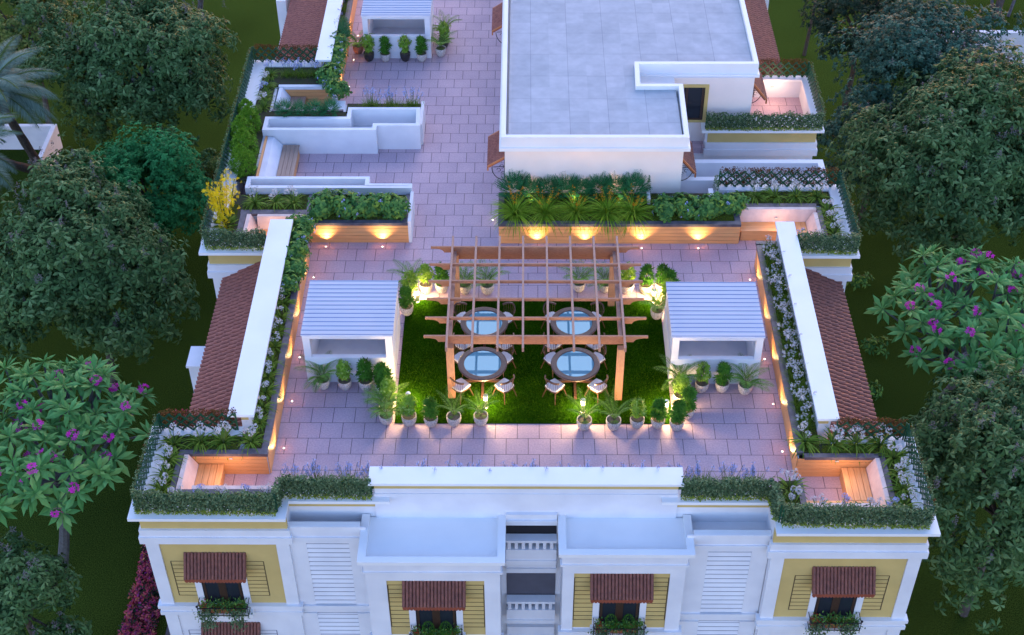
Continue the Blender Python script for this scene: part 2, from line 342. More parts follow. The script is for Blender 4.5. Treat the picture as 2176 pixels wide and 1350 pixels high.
w.box(6.28, 10.1, 22.65, 22.95, -.28, .7); w.box(9.8, 10.1, 22.95, 25.68, -.28, .7); w.box(8.1, 9.8, 25.45, 25.68, -.28, .7); w.box(6.28, 6.5, 22.95, 23.65, -.02, .7)
w.box(-9.75, -7.8, 33.6, 44.5, -10, -.28); w.box(-9.75, -7.4, 33.6, 33.9, -.28, .7); w.box(-9.75, -9.4, 33.9, 44.5, -.28, .7); w.box(-9.4, -7.4, 44.1, 44.5, -.28, .7)
w.box(8.3, 10.05, 33.5, 38.3, -10, -.28); w.box(8.0, 10.05, 33.5, 33.9, -.28, .7); w.box(9.8, 10.05, 33.9, 36.9, -.28, .7)
w.box(8.3, 10.0, 40.2, 43.45, -10, -.28); w.box(6.2, 8.3, 40.16, 40.9, -10, -.28); w.box(6.2, 10.0, 40.2, 40.9, -.28, .7); w.box(9.93, 10.0, 40.9, 43.45, -.28, .7); w.box(8.3, 9.93, 43.3, 43.45, -.28, .7)
w.box(-4.0, -.6, 22.2, 23.65, -10, -.06); w.box(1.0, 4.12, 22.45, 23.65, -10, -.06)       # the two bays
w.box(-6.05, -4.0, 23.13, 23.65, -10, -.2); w.box(4.12, 6.28, 22.9, 23.65, -10, -.2)        # recesses beside the bays
w.box(-6.02, 6.28, 23.645, 23.95, -.29, .70)
part('wall', w, M['white'])
w = MB(); w.box(-9.7, -7.9, 23.4, 26, -10, -9.5); part('plinth', w, M['white'])
# ledges (overhanging copings of the corner blocks)
L = MB()
for bx in ((-9.94, -5.97, 22.84, 23.3), (-9.94, -9.42, 23.3, 26.05), (-9.42, -7.5, 25.72, 26.05), (-6.3, -5.97, 23.3, 23.43), (-6.3, -3.4, 23.43, 23.68),
           (6.27, 10.31, 22.43, 22.95), (9.8, 10.31, 22.95, 25.75), (8.1, 9.8, 25.5, 25.75), (6.27, 6.55, 22.95, 23.43), (3.5, 6.55, 23.43, 23.68),
           (-9.98, -7.4, 33.38, 33.9), (-10.0, -9.42, 33.9, 44.55), (-9.42, -7.4, 44.1, 44.55),
           (8.0, 10.24, 33.27, 33.85), (9.82, 10.24, 33.85, 36.95), (6.2, 9.82, 36.62, 36.95),
           (6.05, 10.22, 40.0, 40.9), (9.9, 10.22, 40.9, 43.5), (8.2, 9.9, 43.22, 43.5)): L.box(*bx, .70, .80)
part('ledge', L, M['cap'])
# ochre bands and stepped white bands under each ledge
Yb = MB(); Wb = MB()
def bands(x0, x1, yf, sides=(0, 0), ret=2.5):
    Yb.box(x0-.012, x1+.012, yf-.012, yf+.1, .20, .66); Wb.box(x0-.07, x1+.07, yf-.08, yf+.1, -.05, .20); Wb.box(x0-.11, x1+.11, yf-.12, yf+.1, -.30, -.05)
    for sgn, on in ((-1, sides[0]), (1, sides[1])):
        if on:
            xs = x0 if sgn < 0 else x1
            Yb.box(xs, xs+sgn*.012, yf+.1, yf+ret, .20, .66); Wb.box(xs, xs+sgn*.07, yf+.1, yf+ret, -.05, .2); Wb.box(xs, xs+sgn*.11, yf+.1, yf+ret, -.30, -.05)
bands(-9.72, -6.02, 23.05, (1, 0)); bands(6.28, 10.1, 22.65, (0, 1)); bands(-9.75, -7.6, 33.6, (1, 0), 10); bands(8.1, 10.05, 33.5, (0, 1)); bands(6.3, 10.0, 40.2, (0, 1))
Yb.box(-6.02, -3.78, 23.633, 23.645, .38, .66); Yb.box(3.9, 6.28, 23.633, 23.645, .38, .66)
for x0, x1, y in ((-6.0, -4.03, 23.13), (4.14, 6.26, 22.9)): Wb.box(x0, x1, y-.04, y, -.17, .2); Wb.box(x0, x1, y-.08, y, -.37, -.17)
part('ochre_band', Yb, M['yellow']); part('cornice_band', Wb, M['white'])
# corner piers, storey by storey, with ochre or white field panels and shadow lines
P = MB(); YP = MB(); G = MB(); S = MB()
def facade(x0, x1, yf, z, colr, gx0, gx1, wpx=.34):
    P.box(x0, x0+wpx, yf-.06, yf, z-3.0+.12, z-.30); P.box(x1-wpx, x1, yf-.06, yf, z-3.0+.12, z-.30)
    Y_ = YP if colr else P
    Y_.box(x0+wpx+.002, x1-wpx-.002, yf-.012, yf, z-2.88, z-.30)
    S.box(x0-.10, x1+.10, yf-.14, yf+.1, z-3.0, z-2.88); S.box(x0-.05, x1+.05, yf-.09, yf+.1, z-3.16, z-3.0); S.box(x0-.08, x1+.08, yf-.12, yf+.1, z-3.30, z-3.16)
    gm = 'groove' if colr else 'groove_shade'; G.mat(M[gm])
    top, bot = z-1.12, z-2.56
    for k in range(10):
        zz = top-(top-bot)*k/9
        G.box(gx0, gx1, yf-.018, yf-.006, zz-.008, zz+.008)
    for xx in (gx0, gx1): G.box(xx-.012, xx+.012, yf-.020, yf-.006, bot, top)
for s in range(3):
    z = -3.0*s
    facade(-9.72, -6.02, 23.05, z, s == 0, -9.2, -6.78); facade(6.28, 10.1, 22.65, z, s == 0, 7.0, 9.42)
S.mats = []
for s in range(3):
    z = -3.0*s
    for x0, x1, y, gx0, gx1 in ((-4.0, -.6, 22.2, -3.49, -1.0), (1.0, 4.12, 22.45, 1.29, 3.74)):
        P.box(x0, gx0, y-.06, y, z-3.16, z-.75); P.box(gx1, x1, y-.06, y, z-3.16, z-.75); P.box(x0, x1, y-.06, y, z-.75, z-.40) if s == 0 else P.box(x0, x1, y-.06, y, z-.75, z-.30)
        YP.box(gx0+.002, gx1-.002, y-.012, y, z-3.10, z-.75) if s == 0 else P.box(gx0+.002, gx1-.002, y-.012, y, z-3.10, z-.75)
        S.box(x0-.08, x1+.08, y-.13, y+.1, z-3.3, z-3.16)
        G.mat(M['groove' if s == 0 else 'groove_shade'])
        for k in range(11):
            zz = z-.98-k*.178; G.box(gx0+.01, gx1-.01, y-.018, y-.006, zz-.009, zz+.009)
        for xx in (gx0+.02, gx1-.02): G.box(xx-.012, xx+.012, y-.02, y-.006, z-2.76, z-.98)
# bay cornices and recessed roofs with raised rims
for x0, x1, y in ((-4.0, -.6, 22.2), (1.0, 4.12, 22.45)):
    S.box(x0-.03, x1+.03, y-.09, y+.1, -.34, -.02); S.box(x0-.07, x1+.07, y-.12, y+.1, -.42, -.34)
part('pier', P, M['white']); part('ochre_panel', YP, M['yellow']); part('panel_groove', G); part('string_course', S, M['white'])
for x0, x1, y in ((-4.16, -.46, 22.05), (.88, 4.30, 22.31)):
    c = MB(); c.box(x0, x1, y, y+.19, -.02, .10); c.box(x0, x0+.2, y+.19, 23.62, -.02, .10); c.box(x1-.2, x1, y+.19, 23.62, -.02, .10)
    c.box(x0+.2, x1-.2, y+.19, 23.62, -.055, -.02); part('bay_roof', c, M['cap'])
for x0, x1, y in ((-6.02, -4.17, 23.1), (4.31, 6.27, 22.87)):
    c = MB(); c.box(x0, x1, y, y+.17, .1, .205); c.box(x0, x1, y+.03, y+.17, -.2, .1); part('gutter_parapet', c, M['cap'])
# louvred panels in the recesses
for x0, x1, y in ((-5.6, -4.5, 23.13), (4.72, 5.83, 22.9)):
    for s in range(3):
        z = -3.0*s; c = MB(); xa, xb = (-6.02, -4.02) if x0 < 0 else (4.14, 6.26)
        c.box(xa, x0, y-.05, y, z-3.0, z-.40); c.box(x1, xb, y-.05, y, z-3.0, z-.40)
        part('recess_pier', c, M['white']); c = MB(); c.mats = [M['white'], M['groove_shade']]; c.cur = 1; c.box(x0, x1, y-.004, y-.001, z-3.0, z-.42); c.cur = 0
        for k in range(14):
            zz = z-.44-k*.182
            c.extr([(x0, y-.005, zz), (x0, y-.06, zz-.150), (x0, y-.005, zz-.155)], (0, 0, 0), (x1-x0, 0, 0))
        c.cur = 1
        for k in range(14): zz = z-.44-k*.182; c.box(x0, x1, y-.030, y-.012, zz-.044, zz-.034)  # thin dark strip on each board, painting the shadow line between slats
        part('louvre_panel', c); c = MB(); c.box(xa, xb, y-.11, y+.05, z-3.12, z-3.0); c.box(xa, xb, y-.05, y+.05, z-3.3, z-3.12); part('string_course', c, M['white'])
# stair bay between the two front bays: lintels, dark openings, balustrades
x0, x1 = -.46, .86
for s, zt in enumerate((0, -3.0, -6.0)):
    oh = (.65-.14) if s == 0 else 1.14; hb = -.14 if s == 0 else zt+.90; zr = -.65 if s == 0 else zt-.24
    c = MB(); c.box(x0, x1, 23.50, 23.645, hb, hb+(.36 if s == 0 else .52)); c.box(x0, x1, 23.45, 23.5, hb, hb+.17)
    part('stair_lintel', c, M['white']); c = MB(); c.box(x0, x1, 23.63, 23.644, zr-.37, hb); part('stair_opening', c, M['darkroom' if s == 0 else 'greyroom'])
    c = MB(); c.box(x0, x1, 23.36, 23.60, zr-.09, zr); c.box(x0, x1, 23.36, 23.62, zr-.93, zr-.37); c.box(x0, x1, 23.32, 23.36, zr-.93, zr-.78)
    k = x0+.04
    while k < x1-.02: c.box(k, k+.085, 23.39, 23.48, zr-.37, zr-.09); k += .185
    part('balustrade', c, M['white'])
# front gable parapet with its broad coping
c = MB(); c.box(-3.78, 3.9, 23.63, 23.92, .70, 1.08); c.box(-3.80, 3.92, 23.60, 23.95, -.02, .90)
part('parapet_wall', c, M['white']); c = MB(); c.box(-3.785, 3.905, 23.622, 23.93, 1.08, 1.27); part('ochre_band', c, M['yellow'])
c = MB(); c.box(-3.92, 4.03, 23.54, 24.13, 1.27, 1.35); part('parapet_coping', c, M['cap'], 'long white coping over the middle of the front')
# side parapets
for x0, x1, y0, y1, wx0, wx1 in ((-7.84, -7.14, 25.93, 34.36, -7.52, -7.26), (7.72, 8.30, 25.84, 34.27, 7.80, 8.12), (-7.50, -6.93, 43.65, 60, -7.3, -7.06)):
    c = MB(); c.box(x0, x1, y0, y1, 1.27, 1.35); part('parapet_coping', c, M['cap'])
    c = MB(); c.box(wx0, wx1, y0+.12, y1-.1, -.02, 1.05); c.mat(M['yellow']); yy = [(wx0, wx1)]
    c.mats = [M['white'], M['yellow']]; c.cur = 1; c.box(wx0+.002, wx1-.06, y0+.122, y1-.102, 1.05, 1.27); c.cur = 0; c.box(wx1-.06, wx1, y0+.12, y1-.1, 1.05, 1.27); part('parapet_wall', c)
# clay tile roofs down the two long sides
def tiled(mb, A, B, C_, rib=.17, amp=.034, rows=.30):
    """A: corner, B-A runs along the eave, C_-A runs down the slope"""
    A, B, C_ = map(np.array, (A, B, C_)); U = B-A; W = C_-A; lu = np.linalg.norm(U); lw = np.linalg.norm(W); u = U/lu; w_ = W/lw; n = np.cross(u, w_); n = n if n[2] > 0 else -n
    nr = max(2, int(lu/rib)); nx = nr*8+1; k = max(2, int(round(lw/rows)))
    xs = np.linspace(0, lu, nx); ph = (np.arange(nx) % 8)/8*2*PI; pr = np.array([-2.2, .1, .6, .92, 1., .92, .6, .1])[np.arange(nx) % 8]*amp
    vs = []; 
    for i in range(k):
        for t, hz in ((i/k, 0), ((i+1)/k, .030)):
            vs.append(A+xs[:, None]*u+w_*lw*t+n*(pr+hz)[:, None])
    V = np.concatenate(vs); rws = 2*k; f = []
    i, j = np.meshgrid(np.arange(rws-1), np.arange(nx-1), indexing='ij'); i = i.ravel(); j = j.ravel()
    F = np.stack([i*nx+j, i*nx+j+1, (i+1)*nx+j+1, (i+1)*nx+j], 1)
    mb.add(V, F); base = [A-n*.03, B-n*.03, B+W-n*.03, A+W-n*.03, A-n*.09, B-n*.09, B+W-n*.09, A+W-n*.09]
    mb.add(base, [(0, 1, 2, 3), (7, 6, 5, 4), (0, 4, 5, 1), (1, 5, 6, 2), (2, 6, 7, 3), (3, 7, 4, 0)])
for nm, A, B, C_ in (('l', (-7.5, 26.02, .62), (-7.5, 33.6, .62), (-9.40, 26.02, -.33)), ('r', (8.1, 25.75, .43), (8.1, 33.5, .43), (9.86, 25.75, -.41)),
                     ('tl', (-7.3, 44.58, .62), (-7.3, 60, .62), (-9.45, 44.58, -.33)), ('tr', (7.9, 43.5, .43), (7.9, 60, .43), (9.7, 43.5, -.41))):
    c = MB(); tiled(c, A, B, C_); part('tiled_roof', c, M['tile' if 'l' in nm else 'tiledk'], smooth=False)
c = MB(); c.box(-9.72, -7.8, 44.6, 60, -10, -1.0); c.box(8.3, 9.6, 43.6, 60, -10, -1.0); c.box(-9.0, -7.8, 25.95, 33.6, -10, -1.0); c.box(8.3, 9.4, 25.7, 33.5, -10, -1.0); part('wall', c, M['white'])
c = MB(); c.box(-10.0, -9.62, 30.2, 31.0, -10, -1.0); c.box(-10.06, -9.6, 30.16, 31.04, -1.0, -.92); c.box(-10.1, -9.7, 45.3, 46.1, -10, -.6); c.box(-10.14, -9.68, 45.26, 46.14, -.6, -.52)
c.box(9.6, 9.98, 51.5, 60, -10, -.1); c.box(-9.98, -9.6, 50.5, 60, -10, -.1); part('buttress', c, M['white'])

# windows with tiled awnings on the street front
def front_window(xc, y, z, wid=1.40, aw=1.62, ztop=-.74, grey=False):
    wt = z+ztop-.55; wb = z-2.98
    f = MB(); f.box(xc-wid/2, xc-wid/2+.17, y-.05, y+.02, wb, wt+.3); f.box(xc+wid/2-.17, xc+wid/2, y-.05, y+.02, wb, wt+.3)
    f.box(xc-wid/2+.17, xc+wid/2-.17, y-.05, y+.02, wt+.2, wt+.3); win = part('window', f, M['white'])
    g2 = MB(); g2.box(xc-wid/2-.05, xc+wid/2+.05, y-.34, y-.013, wb-.12, wb); g2.build('sill', win, M['cap'])
    g2 = MB(); g2.box(xc-wid/2+.17, xc+wid/2-.17, y-.022, y-.013, wb, wt+.3); g2.build('pane', win, M['pane'])
    g2 = MB()
    for xx in (xc-wid/2+.20, xc-.10, xc+.04, xc+wid/2-.26): g2.box(xx, xx+.06, y-.04, y-.022, wb, wt+.3)
    g2.box(xc-.04, xc+.04, y-.045, y-.04, wb, wt+.3); g2.build('casement', win, M['brown'])
    a = MB(); tiled(a, (xc-aw/2, y-.02, z+ztop), (xc+aw/2, y-.02, z+ztop), (xc-aw/2, y-.47, z+ztop-.55), rib=.090, amp=.022, rows=.16)
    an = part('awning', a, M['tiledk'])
    s = MB(); s.box(xc-aw/2+.01, xc+aw/2-.01, y-.46, y-.43, z+ztop-.66, z+ztop-.57)
    n = 18
    for k in range(n):
        x_ = xc-aw/2+.02+(aw-.04)*(k+.5)/n; r_ = (aw-.04)/n/2
        pts = [(x_+r_*math.cos(t), y-.46, z+ztop-.66-r_*math.sin(t)*1.3) for t in np.linspace(0, PI, 6)]
        s.extr(pts, (0, 0, 0), (0, .03, 0))
    s.build('scalloped_fascia', an, M['fascia'])
    s = MB()
    for sx in (-1, 1):
        X = xc+sx*(aw/2-.08); s.tube([(X, y-.02, z+ztop-.62), (X, y-.40, z+ztop-.56)], .012, 5); s.tube([(X, y-.02, z+ztop-.95), (X, y-.12, z+ztop-.80), (X, y-.30, z+ztop-.72), (X, y-.40, z+ztop-.58)], .012, 5)
    s.build('bracket', an, M['dark'])
WINS = [(-8.0, 23.05, 0), (8.2, 22.65, 0), (-2.28, 22.2, 0), (2.51, 22.45, 0), (-8.0, 23.05, -3.0), (8.2, 22.65, -3.0), (-2.28, 22.2, -3), (2.51, 22.45, -3)]
for x_, y_, z_ in WINS: front_window(x_, y_, z_)

# ------------------------------------------------------------------ rooftop room (penthouse)
PH = thing('rooftop_room', 'flat roofed white rooftop room with grey slab roof and raised rim', 'building', (2, 38, 0))
c = MB(); c.box(-.62, 5.02, 36.56, 60, 0, 2.55); c.box(5.02, 7.72, 40.55, 60, 0, 2.55)
wl = c.build('wall', PH, M['warmglow'])
c = MB(); c.mat(M['roofslab'])
c.box(-.5, 4.95, 36.65, 39.42, 2.5, 2.86); c.box(-.5, 3.75, 39.42, 60, 2.5, 2.86); c.box(3.75, 7.7, 40.85, 60, 2.5, 2.86); rs = c.build('roof_slab', PH)
c = MB()
RIM = [(-.73, 36.40), (5.14, 36.40), (5.19, 39.48), (3.79, 39.48), (3.83, 40.70), (7.83, 40.70), (7.83, 60), (-.73, 60)]
def rim(pts, t, z0, z1):   # inward offset ring with mitred corners
    n = len(pts); inn = []
    for i in range(n):
        p = np.array(pts[i]); a = np.array(pts[i-1]); b_ = np.array(pts[(i+1) % n]); d1 = (p-a)/np.linalg.norm(p-a); d2 = (b_-p)/np.linalg.norm(b_-p)
        n1 = np.array([-d1[1], d1[0]]); n2 = np.array([-d2[1], d2[0]]); mm = n1+n2; mm = mm/np.dot(mm, n1) if abs(np.dot(mm, n1)) > 1e-6 else n1
        inn.append(p+mm*t)
    V = [(*p, z0) for p in pts]+[(*p, z1) for p in pts]+[(*p, z0) for p in inn]+[(*p, z1) for p in inn]; f = []
    for i in range(n):
        j = (i+1) % n; f += [(i, j, n+j, n+i), (n+i, n+j, 3*n+j, 3*n+i), (3*n+i, 3*n+j, 2*n+j, 2*n+i), (2*n+i, 2*n+j, j, i)]
    return V, f
for t, z0, z1, d in ((.15, 2.62, 3.0, 0), (.30, 2.50, 2.62, -.06)):
    pts = [(-.73+d, 36.40+d), (5.14-d, 36.40+d), (5.19-d, 39.48-d), (3.79-d, 39.48-d), (3.83-d, 40.70+d), (7.83-d, 40.70+d), (7.83-d, 60), (-.73+d, 60)]
    c.add(*rim(pts, t, z0, z1))
c.build('parapet', PH, M['cap'])
c = MB(); c.box(3.6, 5.0, 40.25, 40.55, -4, 2.5); c.box(3.2, 3.7, 39.6, 40.55, 0, 2.5); c.build('wall', PH, M['white'])
c = MB(); c.mat(M['yellow']); X0, X1, Z0, Z1, YY = 5.28, 6.22, .80, 2.30, 40.53
c.box(X0-.0, X0+.1, YY-.03, YY+.02, Z0, Z1); c.box(X1-.12, X1, YY-.03, YY+.02, Z0, Z1); c.box(X0+.1, X1-.12, YY-.03, YY+.02, Z1-.1, Z1); c.box(X0+.1, X1-.12, YY-.03, YY+.02, Z0, Z0+.1)
wn = c.build('window', PH)
c = MB(); c.box(X0+.1, X1-.12, YY+.0, YY+.012, Z0+.1, Z1-.1); c.build('pane', wn, M['pane'])
c = MB(); c.box(X0+.17, X0+.25, YY-.02, YY-.002, Z0+.1, Z1-.1); c.box(X1-.22, X1-.14, YY-.02, YY-.002, Z0+.1, Z1-.1); c.box(X0+.25, X1-.22, YY-.02, YY-.002, Z0+.1, Z0+.17); c.build('casement', wn, M['brown'])
def side_awning(x, y0, y1, z, sx, dx=.55, dz=.42, mat='tile'):
    a = MB(); tiled(a, (x, y0, z), (x, y1, z), (x+sx*dx, y0, z-dz), rib=.085, amp=.016, rows=.13); an = a.build('awning', PH, M[mat])
    s = MB(); s.bar((x, y0-.02, z-.01), (x+sx*dx, y0-.02, z-dz-.01), .05); s.bar((x, y1+.02, z-.01), (x+sx*dx, y1+.02, z-dz-.01), .05); s.bar((x+sx*dx, y0-.04, z-dz-.02), (x+sx*dx, y1+.04, z-dz-.02), .04, .05)
    s.box(x+sx*(dx-.03), x+sx*(dx+.02), y0-.04, y0+.01, z-dz-.16, z-dz); s.build('fascia', an, M['orange'])
    s = MB()
    for yy in (y0+.05, y1-.05):
        s.tube([(x+sx*(.02+.40*math.sin(t)), yy, z-.95+.5*(1-math.cos(t))) for t in np.linspace(0, PI/2, 8)], .014, 5)
        for cx_, cz_, r_ in ((.10, -.42, .07), (.20, -.55, .06), (.06, -.66, .05), (.02, -.95, .05)):
            s.tube([(x+sx*(cx_+r_*math.cos(t)), yy, z+cz_+r_*math.sin(t)) for t in np.linspace(0, 5.2, 10)], .010, 5)
        s.tube([(x+sx*.01, yy, z-1.0), (x+sx*.01, yy, z-.1)], .014, 5); s.tube([(x, yy, z-.42), (x+sx*.38, yy, z-.44)], .012, 5)
    s.build('scroll_bracket', an, M['dark'])
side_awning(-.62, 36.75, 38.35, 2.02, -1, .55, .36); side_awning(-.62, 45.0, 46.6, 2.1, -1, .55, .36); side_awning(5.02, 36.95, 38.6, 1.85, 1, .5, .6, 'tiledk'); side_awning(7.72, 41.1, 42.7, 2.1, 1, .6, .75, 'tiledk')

# ------------------------------------------------------------------ low white parapets of light wells
def well(label, outer, z, t=.14, fl=None, floor=.02):
    T = thing('light_well', label, 'parapet wall', (outer[0][0], outer[0][1], 0)); c = MB(); V, f = rim(outer, t, 0, z); c.add(V, f); c.build('parapet', T, M['white'])
    if fl:
        c = MB(); [c.box(*b_, .004, floor) for b_ in fl]; c.build('well_floor', T, M['shaft'])
well('stepped white parapet round an empty light well, beside the wooden bench', [(-8.9, 39.77), (-5.03, 39.77), (-5.03, 40.04), (-3.56, 40.04), (-3.6, 41.16), (-6.1, 41.16), (-6.1, 40.58), (-8.9, 40.58)], .98, .14, [(-8.7, -5.2, 39.95, 40.45), (-6.0, -3.75, 40.2, 41.0)], .3)
well('stepped white parapet behind the long left planter with leafy shrubs', [(-9.0, 36.50), (-3.62, 36.50), (-3.62, 36.74), (-5.02, 36.74), (-5.02, 37.12), (-9.0, 37.12)], .97, .13, [(-8.9, -5.1, 36.6, 37.0)], .3)
well('blue-white parapet round the lower light well right of the rooftop room', [(5.1, 37.15), (9.89, 37.15), (9.89, 38.32), (5.1, 38.32)], .8, .20, [(5.3, 9.7, 37.3, 38.15)], -.0 + .02)

# ------------------------------------------------------------------ louvre-roofed skylight shafts
def skylight(label, x0, x1, y0, y1, loc):
    T = thing('skylight_shaft', label, 'skylight', loc, 'skylight shafts with louvred roofs')
    c = MB(); c.add(*rim([(x0, y0), (x1, y0), (x1, y1), (x0, y1)], .14, 0, .95)); c.build('wall', T, M['white'])
    c = MB(); c.box(x0+.14, x1-.14, y0+.14, y1-.14, .004, .03); c.build('shaft_floor', T, M['shaft'])
    for xx, yy in ((x0, y0), (x1-.2, y0), (x0, y1-.2), (x1-.2, y1-.2)):
        c = MB(); c.box(xx+.004, xx+.196, yy+.004, yy+.14, .95, 1.66); c.build('post', T, M['shaft'])
    c = MB(); c.box(x0, x1, y0, y0+.14, 1.66, 1.76); c.box(x0, x1, y1-.14, y1, 1.66, 1.76); c.box(x0, x0+.12, y0+.14, y1-.14, 1.66, 1.76); c.box(x1-.12, x1, y0+.14, y1-.14, 1.66, 1.76)
    c.extr([(x0+.01, y0+.15, .96), (x0+.01, y1-.15, .96), (x0+.01, y1-.15, 1.66), (x0+.01, y0+.9, 1.66)], (0, 0, 0), (.03, 0, 0)); c.extr([(x1-.04, y0+.15, .96), (x1-.04, y1-.15, .96), (x1-.04, y1-.15, 1.66), (x1-.04, y0+.9, 1.66)], (0, 0, 0), (.03, 0, 0))
    c.build('roof_frame', T, M['shaft'])
    n = 13; d = (y1-y0)/n; c = MB()
    for k in range(n):
        ya = y0+k*d; c.extr([(x0-.03, ya-.02, 1.775), (x0-.03, ya+d+.03, 1.83), (x0-.03, ya+d+.03, 1.836), (x0-.03, ya-.02, 1.781)], (0, 0, 0), (x1-x0+.06, 0, 0))
    c.build('louvre_roof', T, M['poly'])
    c = MB()
    for k in range(n+1): c.bar((x0-.03, y0+k*d, 1.835), (x1+.03, y0+k*d, 1.835), .016, .02)
    for xx in (x0, x1-.24): c.box(xx-.01, xx+.25, y0+.01, y1-.01, 1.762, 1.790)
    c.build('louvre_bar', T, M['slat'])
skylight('left louvred skylight shaft beside the lawn, with four potted plants along its front', -6.14, -3.65, 28.57, 30.85, (-4.9, 29.7, 0))
skylight('right louvred skylight shaft beside the lawn, with potted palms along its front', 4.1, 6.61, 28.53, 30.8, (5.3, 29.7, 0))
skylight('far louvred skylight shaft with dark and white pots in front, cut by the top edge', -6.0, -3.5, 45.98, 48.3, (-4.8, 47, 0))
# ------------------------------------------------------------------ planters (timber clad boxes with dark stone copings)
def slats(mb, p, q, z0, z1, nout, n=5, th=.022):
    """horizontal boards on a vertical face from p to q (xy), sticking out along nout"""
    h = (z1-z0)/n
    for k in range(n):
        a = z0+k*h+.006; b_ = z0+(k+1)*h-.006
        x0, x1 = sorted((p[0], q[0])); y0, y1 = sorted((p[1], q[1]))
        if nout[1]: mb.box(x0, x1, y0, y0+nout[1]*th, a, b_)
        else: mb.box(x0, x0+nout[0]*th, y0, y1, a, b_)
    mb.mat(M['groove'])
    if nout[1]: mb.box(x0+.003, x1-.003, y0, y0+nout[1]*th*.55, z0+.004, z1-.004)
    else: mb.box(x0, x0+nout[0]*th*.55, y0+.003, y1-.003, z0+.004, z1-.004)
    mb.cur = 0
def planter(label, body, cop, soil, faces, walls=(), cat='planter', name='timber_planter', grp=None):
    T = thing(name, label, cat, (body[0][0], body[0][2], 0), grp)
    c = MB(); [c.box(*b_, .003, .70) for b_ in body]; [c.box(*b_) for b_ in walls]; c.build('box', T, M['white'])
    if faces:
        for ax in (0, 1):
            fs = [f for f in faces if bool(f[3][1]) == bool(ax)]
            if fs:
                c = MB().mat(M['planks' if ax else 'planksy']); [slats(c, f[0], f[1], f[2][0], f[2][1], f[3]) for f in fs]; c.build('cladding', T)
    c = MB(); [c.box(*b_, .70, .80) for b_ in cop]; c.build('coping', T, M['coping'])
    c = MB(); [c.box(*b_, .70, .765) for b_ in soil]; c.build('soil', T, M['soil'])
    return T
Z = (.0, .70)
planter('long timber planter with three leafy shrubs and two lit scallops on its boards', [(-6.9, -3.66, 34.92, 36.36)],
        [(-6.92, -3.66, 34.87, 35.04), (-6.92, -6.74, 35.04, 36.4), (-3.80, -3.66, 35.04, 36.4)], [(-6.74, -3.80, 35.04, 36.4)], [((-6.9, 34.918), (-3.66, 34.918), Z, (0, -1))], [(-3.66, -3.56, 34.9, 36.46, .003, .86)])
planter('longest timber planter in front of the rooftop room, with spiky grasses', [(-.80, 6.78, 34.88, 36.5)],
        [(-.82, 6.8, 34.83, 35.0), (-.82, -.64, 35.0, 36.5), (6.62, 6.8, 35.0, 36.5)], [(-.64, 6.62, 35.0, 36.5)], [((-.80, 34.878), (6.78, 34.878), Z, (0, -1)), ((6.78, 34.88), (6.78, 35.7), Z, (1, 0))], [(3.92, 4.02, 35.9, 36.52, .003, 1.0), (5.9, 6.05, 35.9, 36.45, .7, 1.0)])
planter('left side planter of white lilies running along the left parapet', [(-7.20, -6.74, 25.09, 34.0)],
        [(-6.90, -6.72, 25.25, 34.0), (-7.5, -6.72, 25.05, 25.25)], [(-7.25, -6.90, 25.25, 34.0)], [((-6.738, 25.09), (-6.738, 34.0), Z, (1, 0))])
planter('right side planter of pale blue flowering grass along the right parapet', [(7.18, 7.78, 25.05, 33.75)],
        [(7.15, 7.33, 25.15, 33.8)], [(7.33, 7.80, 25.15, 33.8)], [((7.178, 25.05), (7.178, 33.75), Z, (-1, 0))])
planter('front left corner planter wrapped round a sunken timber bench', [(-8.9, -7.2, 25.09, 25.5), (-9.4, -8.95, 23.3, 25.5), (-8.9, -6.25, 23.3, 23.78)],
        [(-9.04, -7.5, 25.05, 25.2), (-9.06, -8.92, 23.64, 25.05), (-8.92, -6.25, 23.69, 23.83)], [(-9.42, -7.5, 25.2, 25.72), (-9.42, -9.06, 23.3, 25.2), (-9.06, -6.3, 23.3, 23.69)],
        [((-8.9, 25.088), (-6.76, 25.088), Z, (0, -1))], [(-7.2, -6.76, 25.092, 25.12, .003, .70)])
planter('front right corner planter of white lilies round a timber bench', [(7.2, 9.3, 25.05, 25.45), (9.32, 9.8, 22.95, 25.45), (7.0, 9.3, 22.95, 23.2)],
        [(7.33, 9.3, 24.98, 25.13), (9.27, 9.42, 23.3, 25.13), (7.0, 9.27, 23.16, 23.30), (7.0, 7.15, 23.3, 24.2)], [(7.80, 9.80, 25.13, 25.5), (9.42, 9.80, 22.95, 25.13), (7.0, 9.42, 22.95, 23.16), (6.55, 7.0, 22.95, 24.2)],
        [((7.18, 25.048), (9.28, 25.048), Z, (0, -1))], [(6.55, 7.1, 23.2, 24.18, .003, .70)])
planter('middle left corner planter with a yellow flowering shrub and three lilies', [(-9.4, -6.92, 35.4, 36.4), (-9.4, -8.85, 33.9, 35.4), (-8.85, -7.5, 33.9, 34.2)],
        [(-9.0, -6.92, 35.36, 35.56), (-8.98, -8.8, 34.2, 35.36), (-8.8, -7.3, 34.1, 34.25)], [(-9.42, -6.92, 35.56, 36.42), (-9.42, -8.98, 33.9, 35.56), (-8.98, -7.3, 33.9, 34.1)], [])
planter('middle right corner planter of white lilies behind a marble backed bench', [(6.82, 9.3, 35.8, 36.6), (9.32, 9.8, 33.9, 36.6), (8.1, 9.3, 33.87, 34.0)],
        [(6.82, 9.3, 35.74, 35.92), (9.27, 9.42, 34.0, 35.74), (7.15, 9.27, 33.86, 34.0)], [(6.82, 9.80, 35.92, 36.6), (9.42, 9.80, 33.88, 35.92)], [])
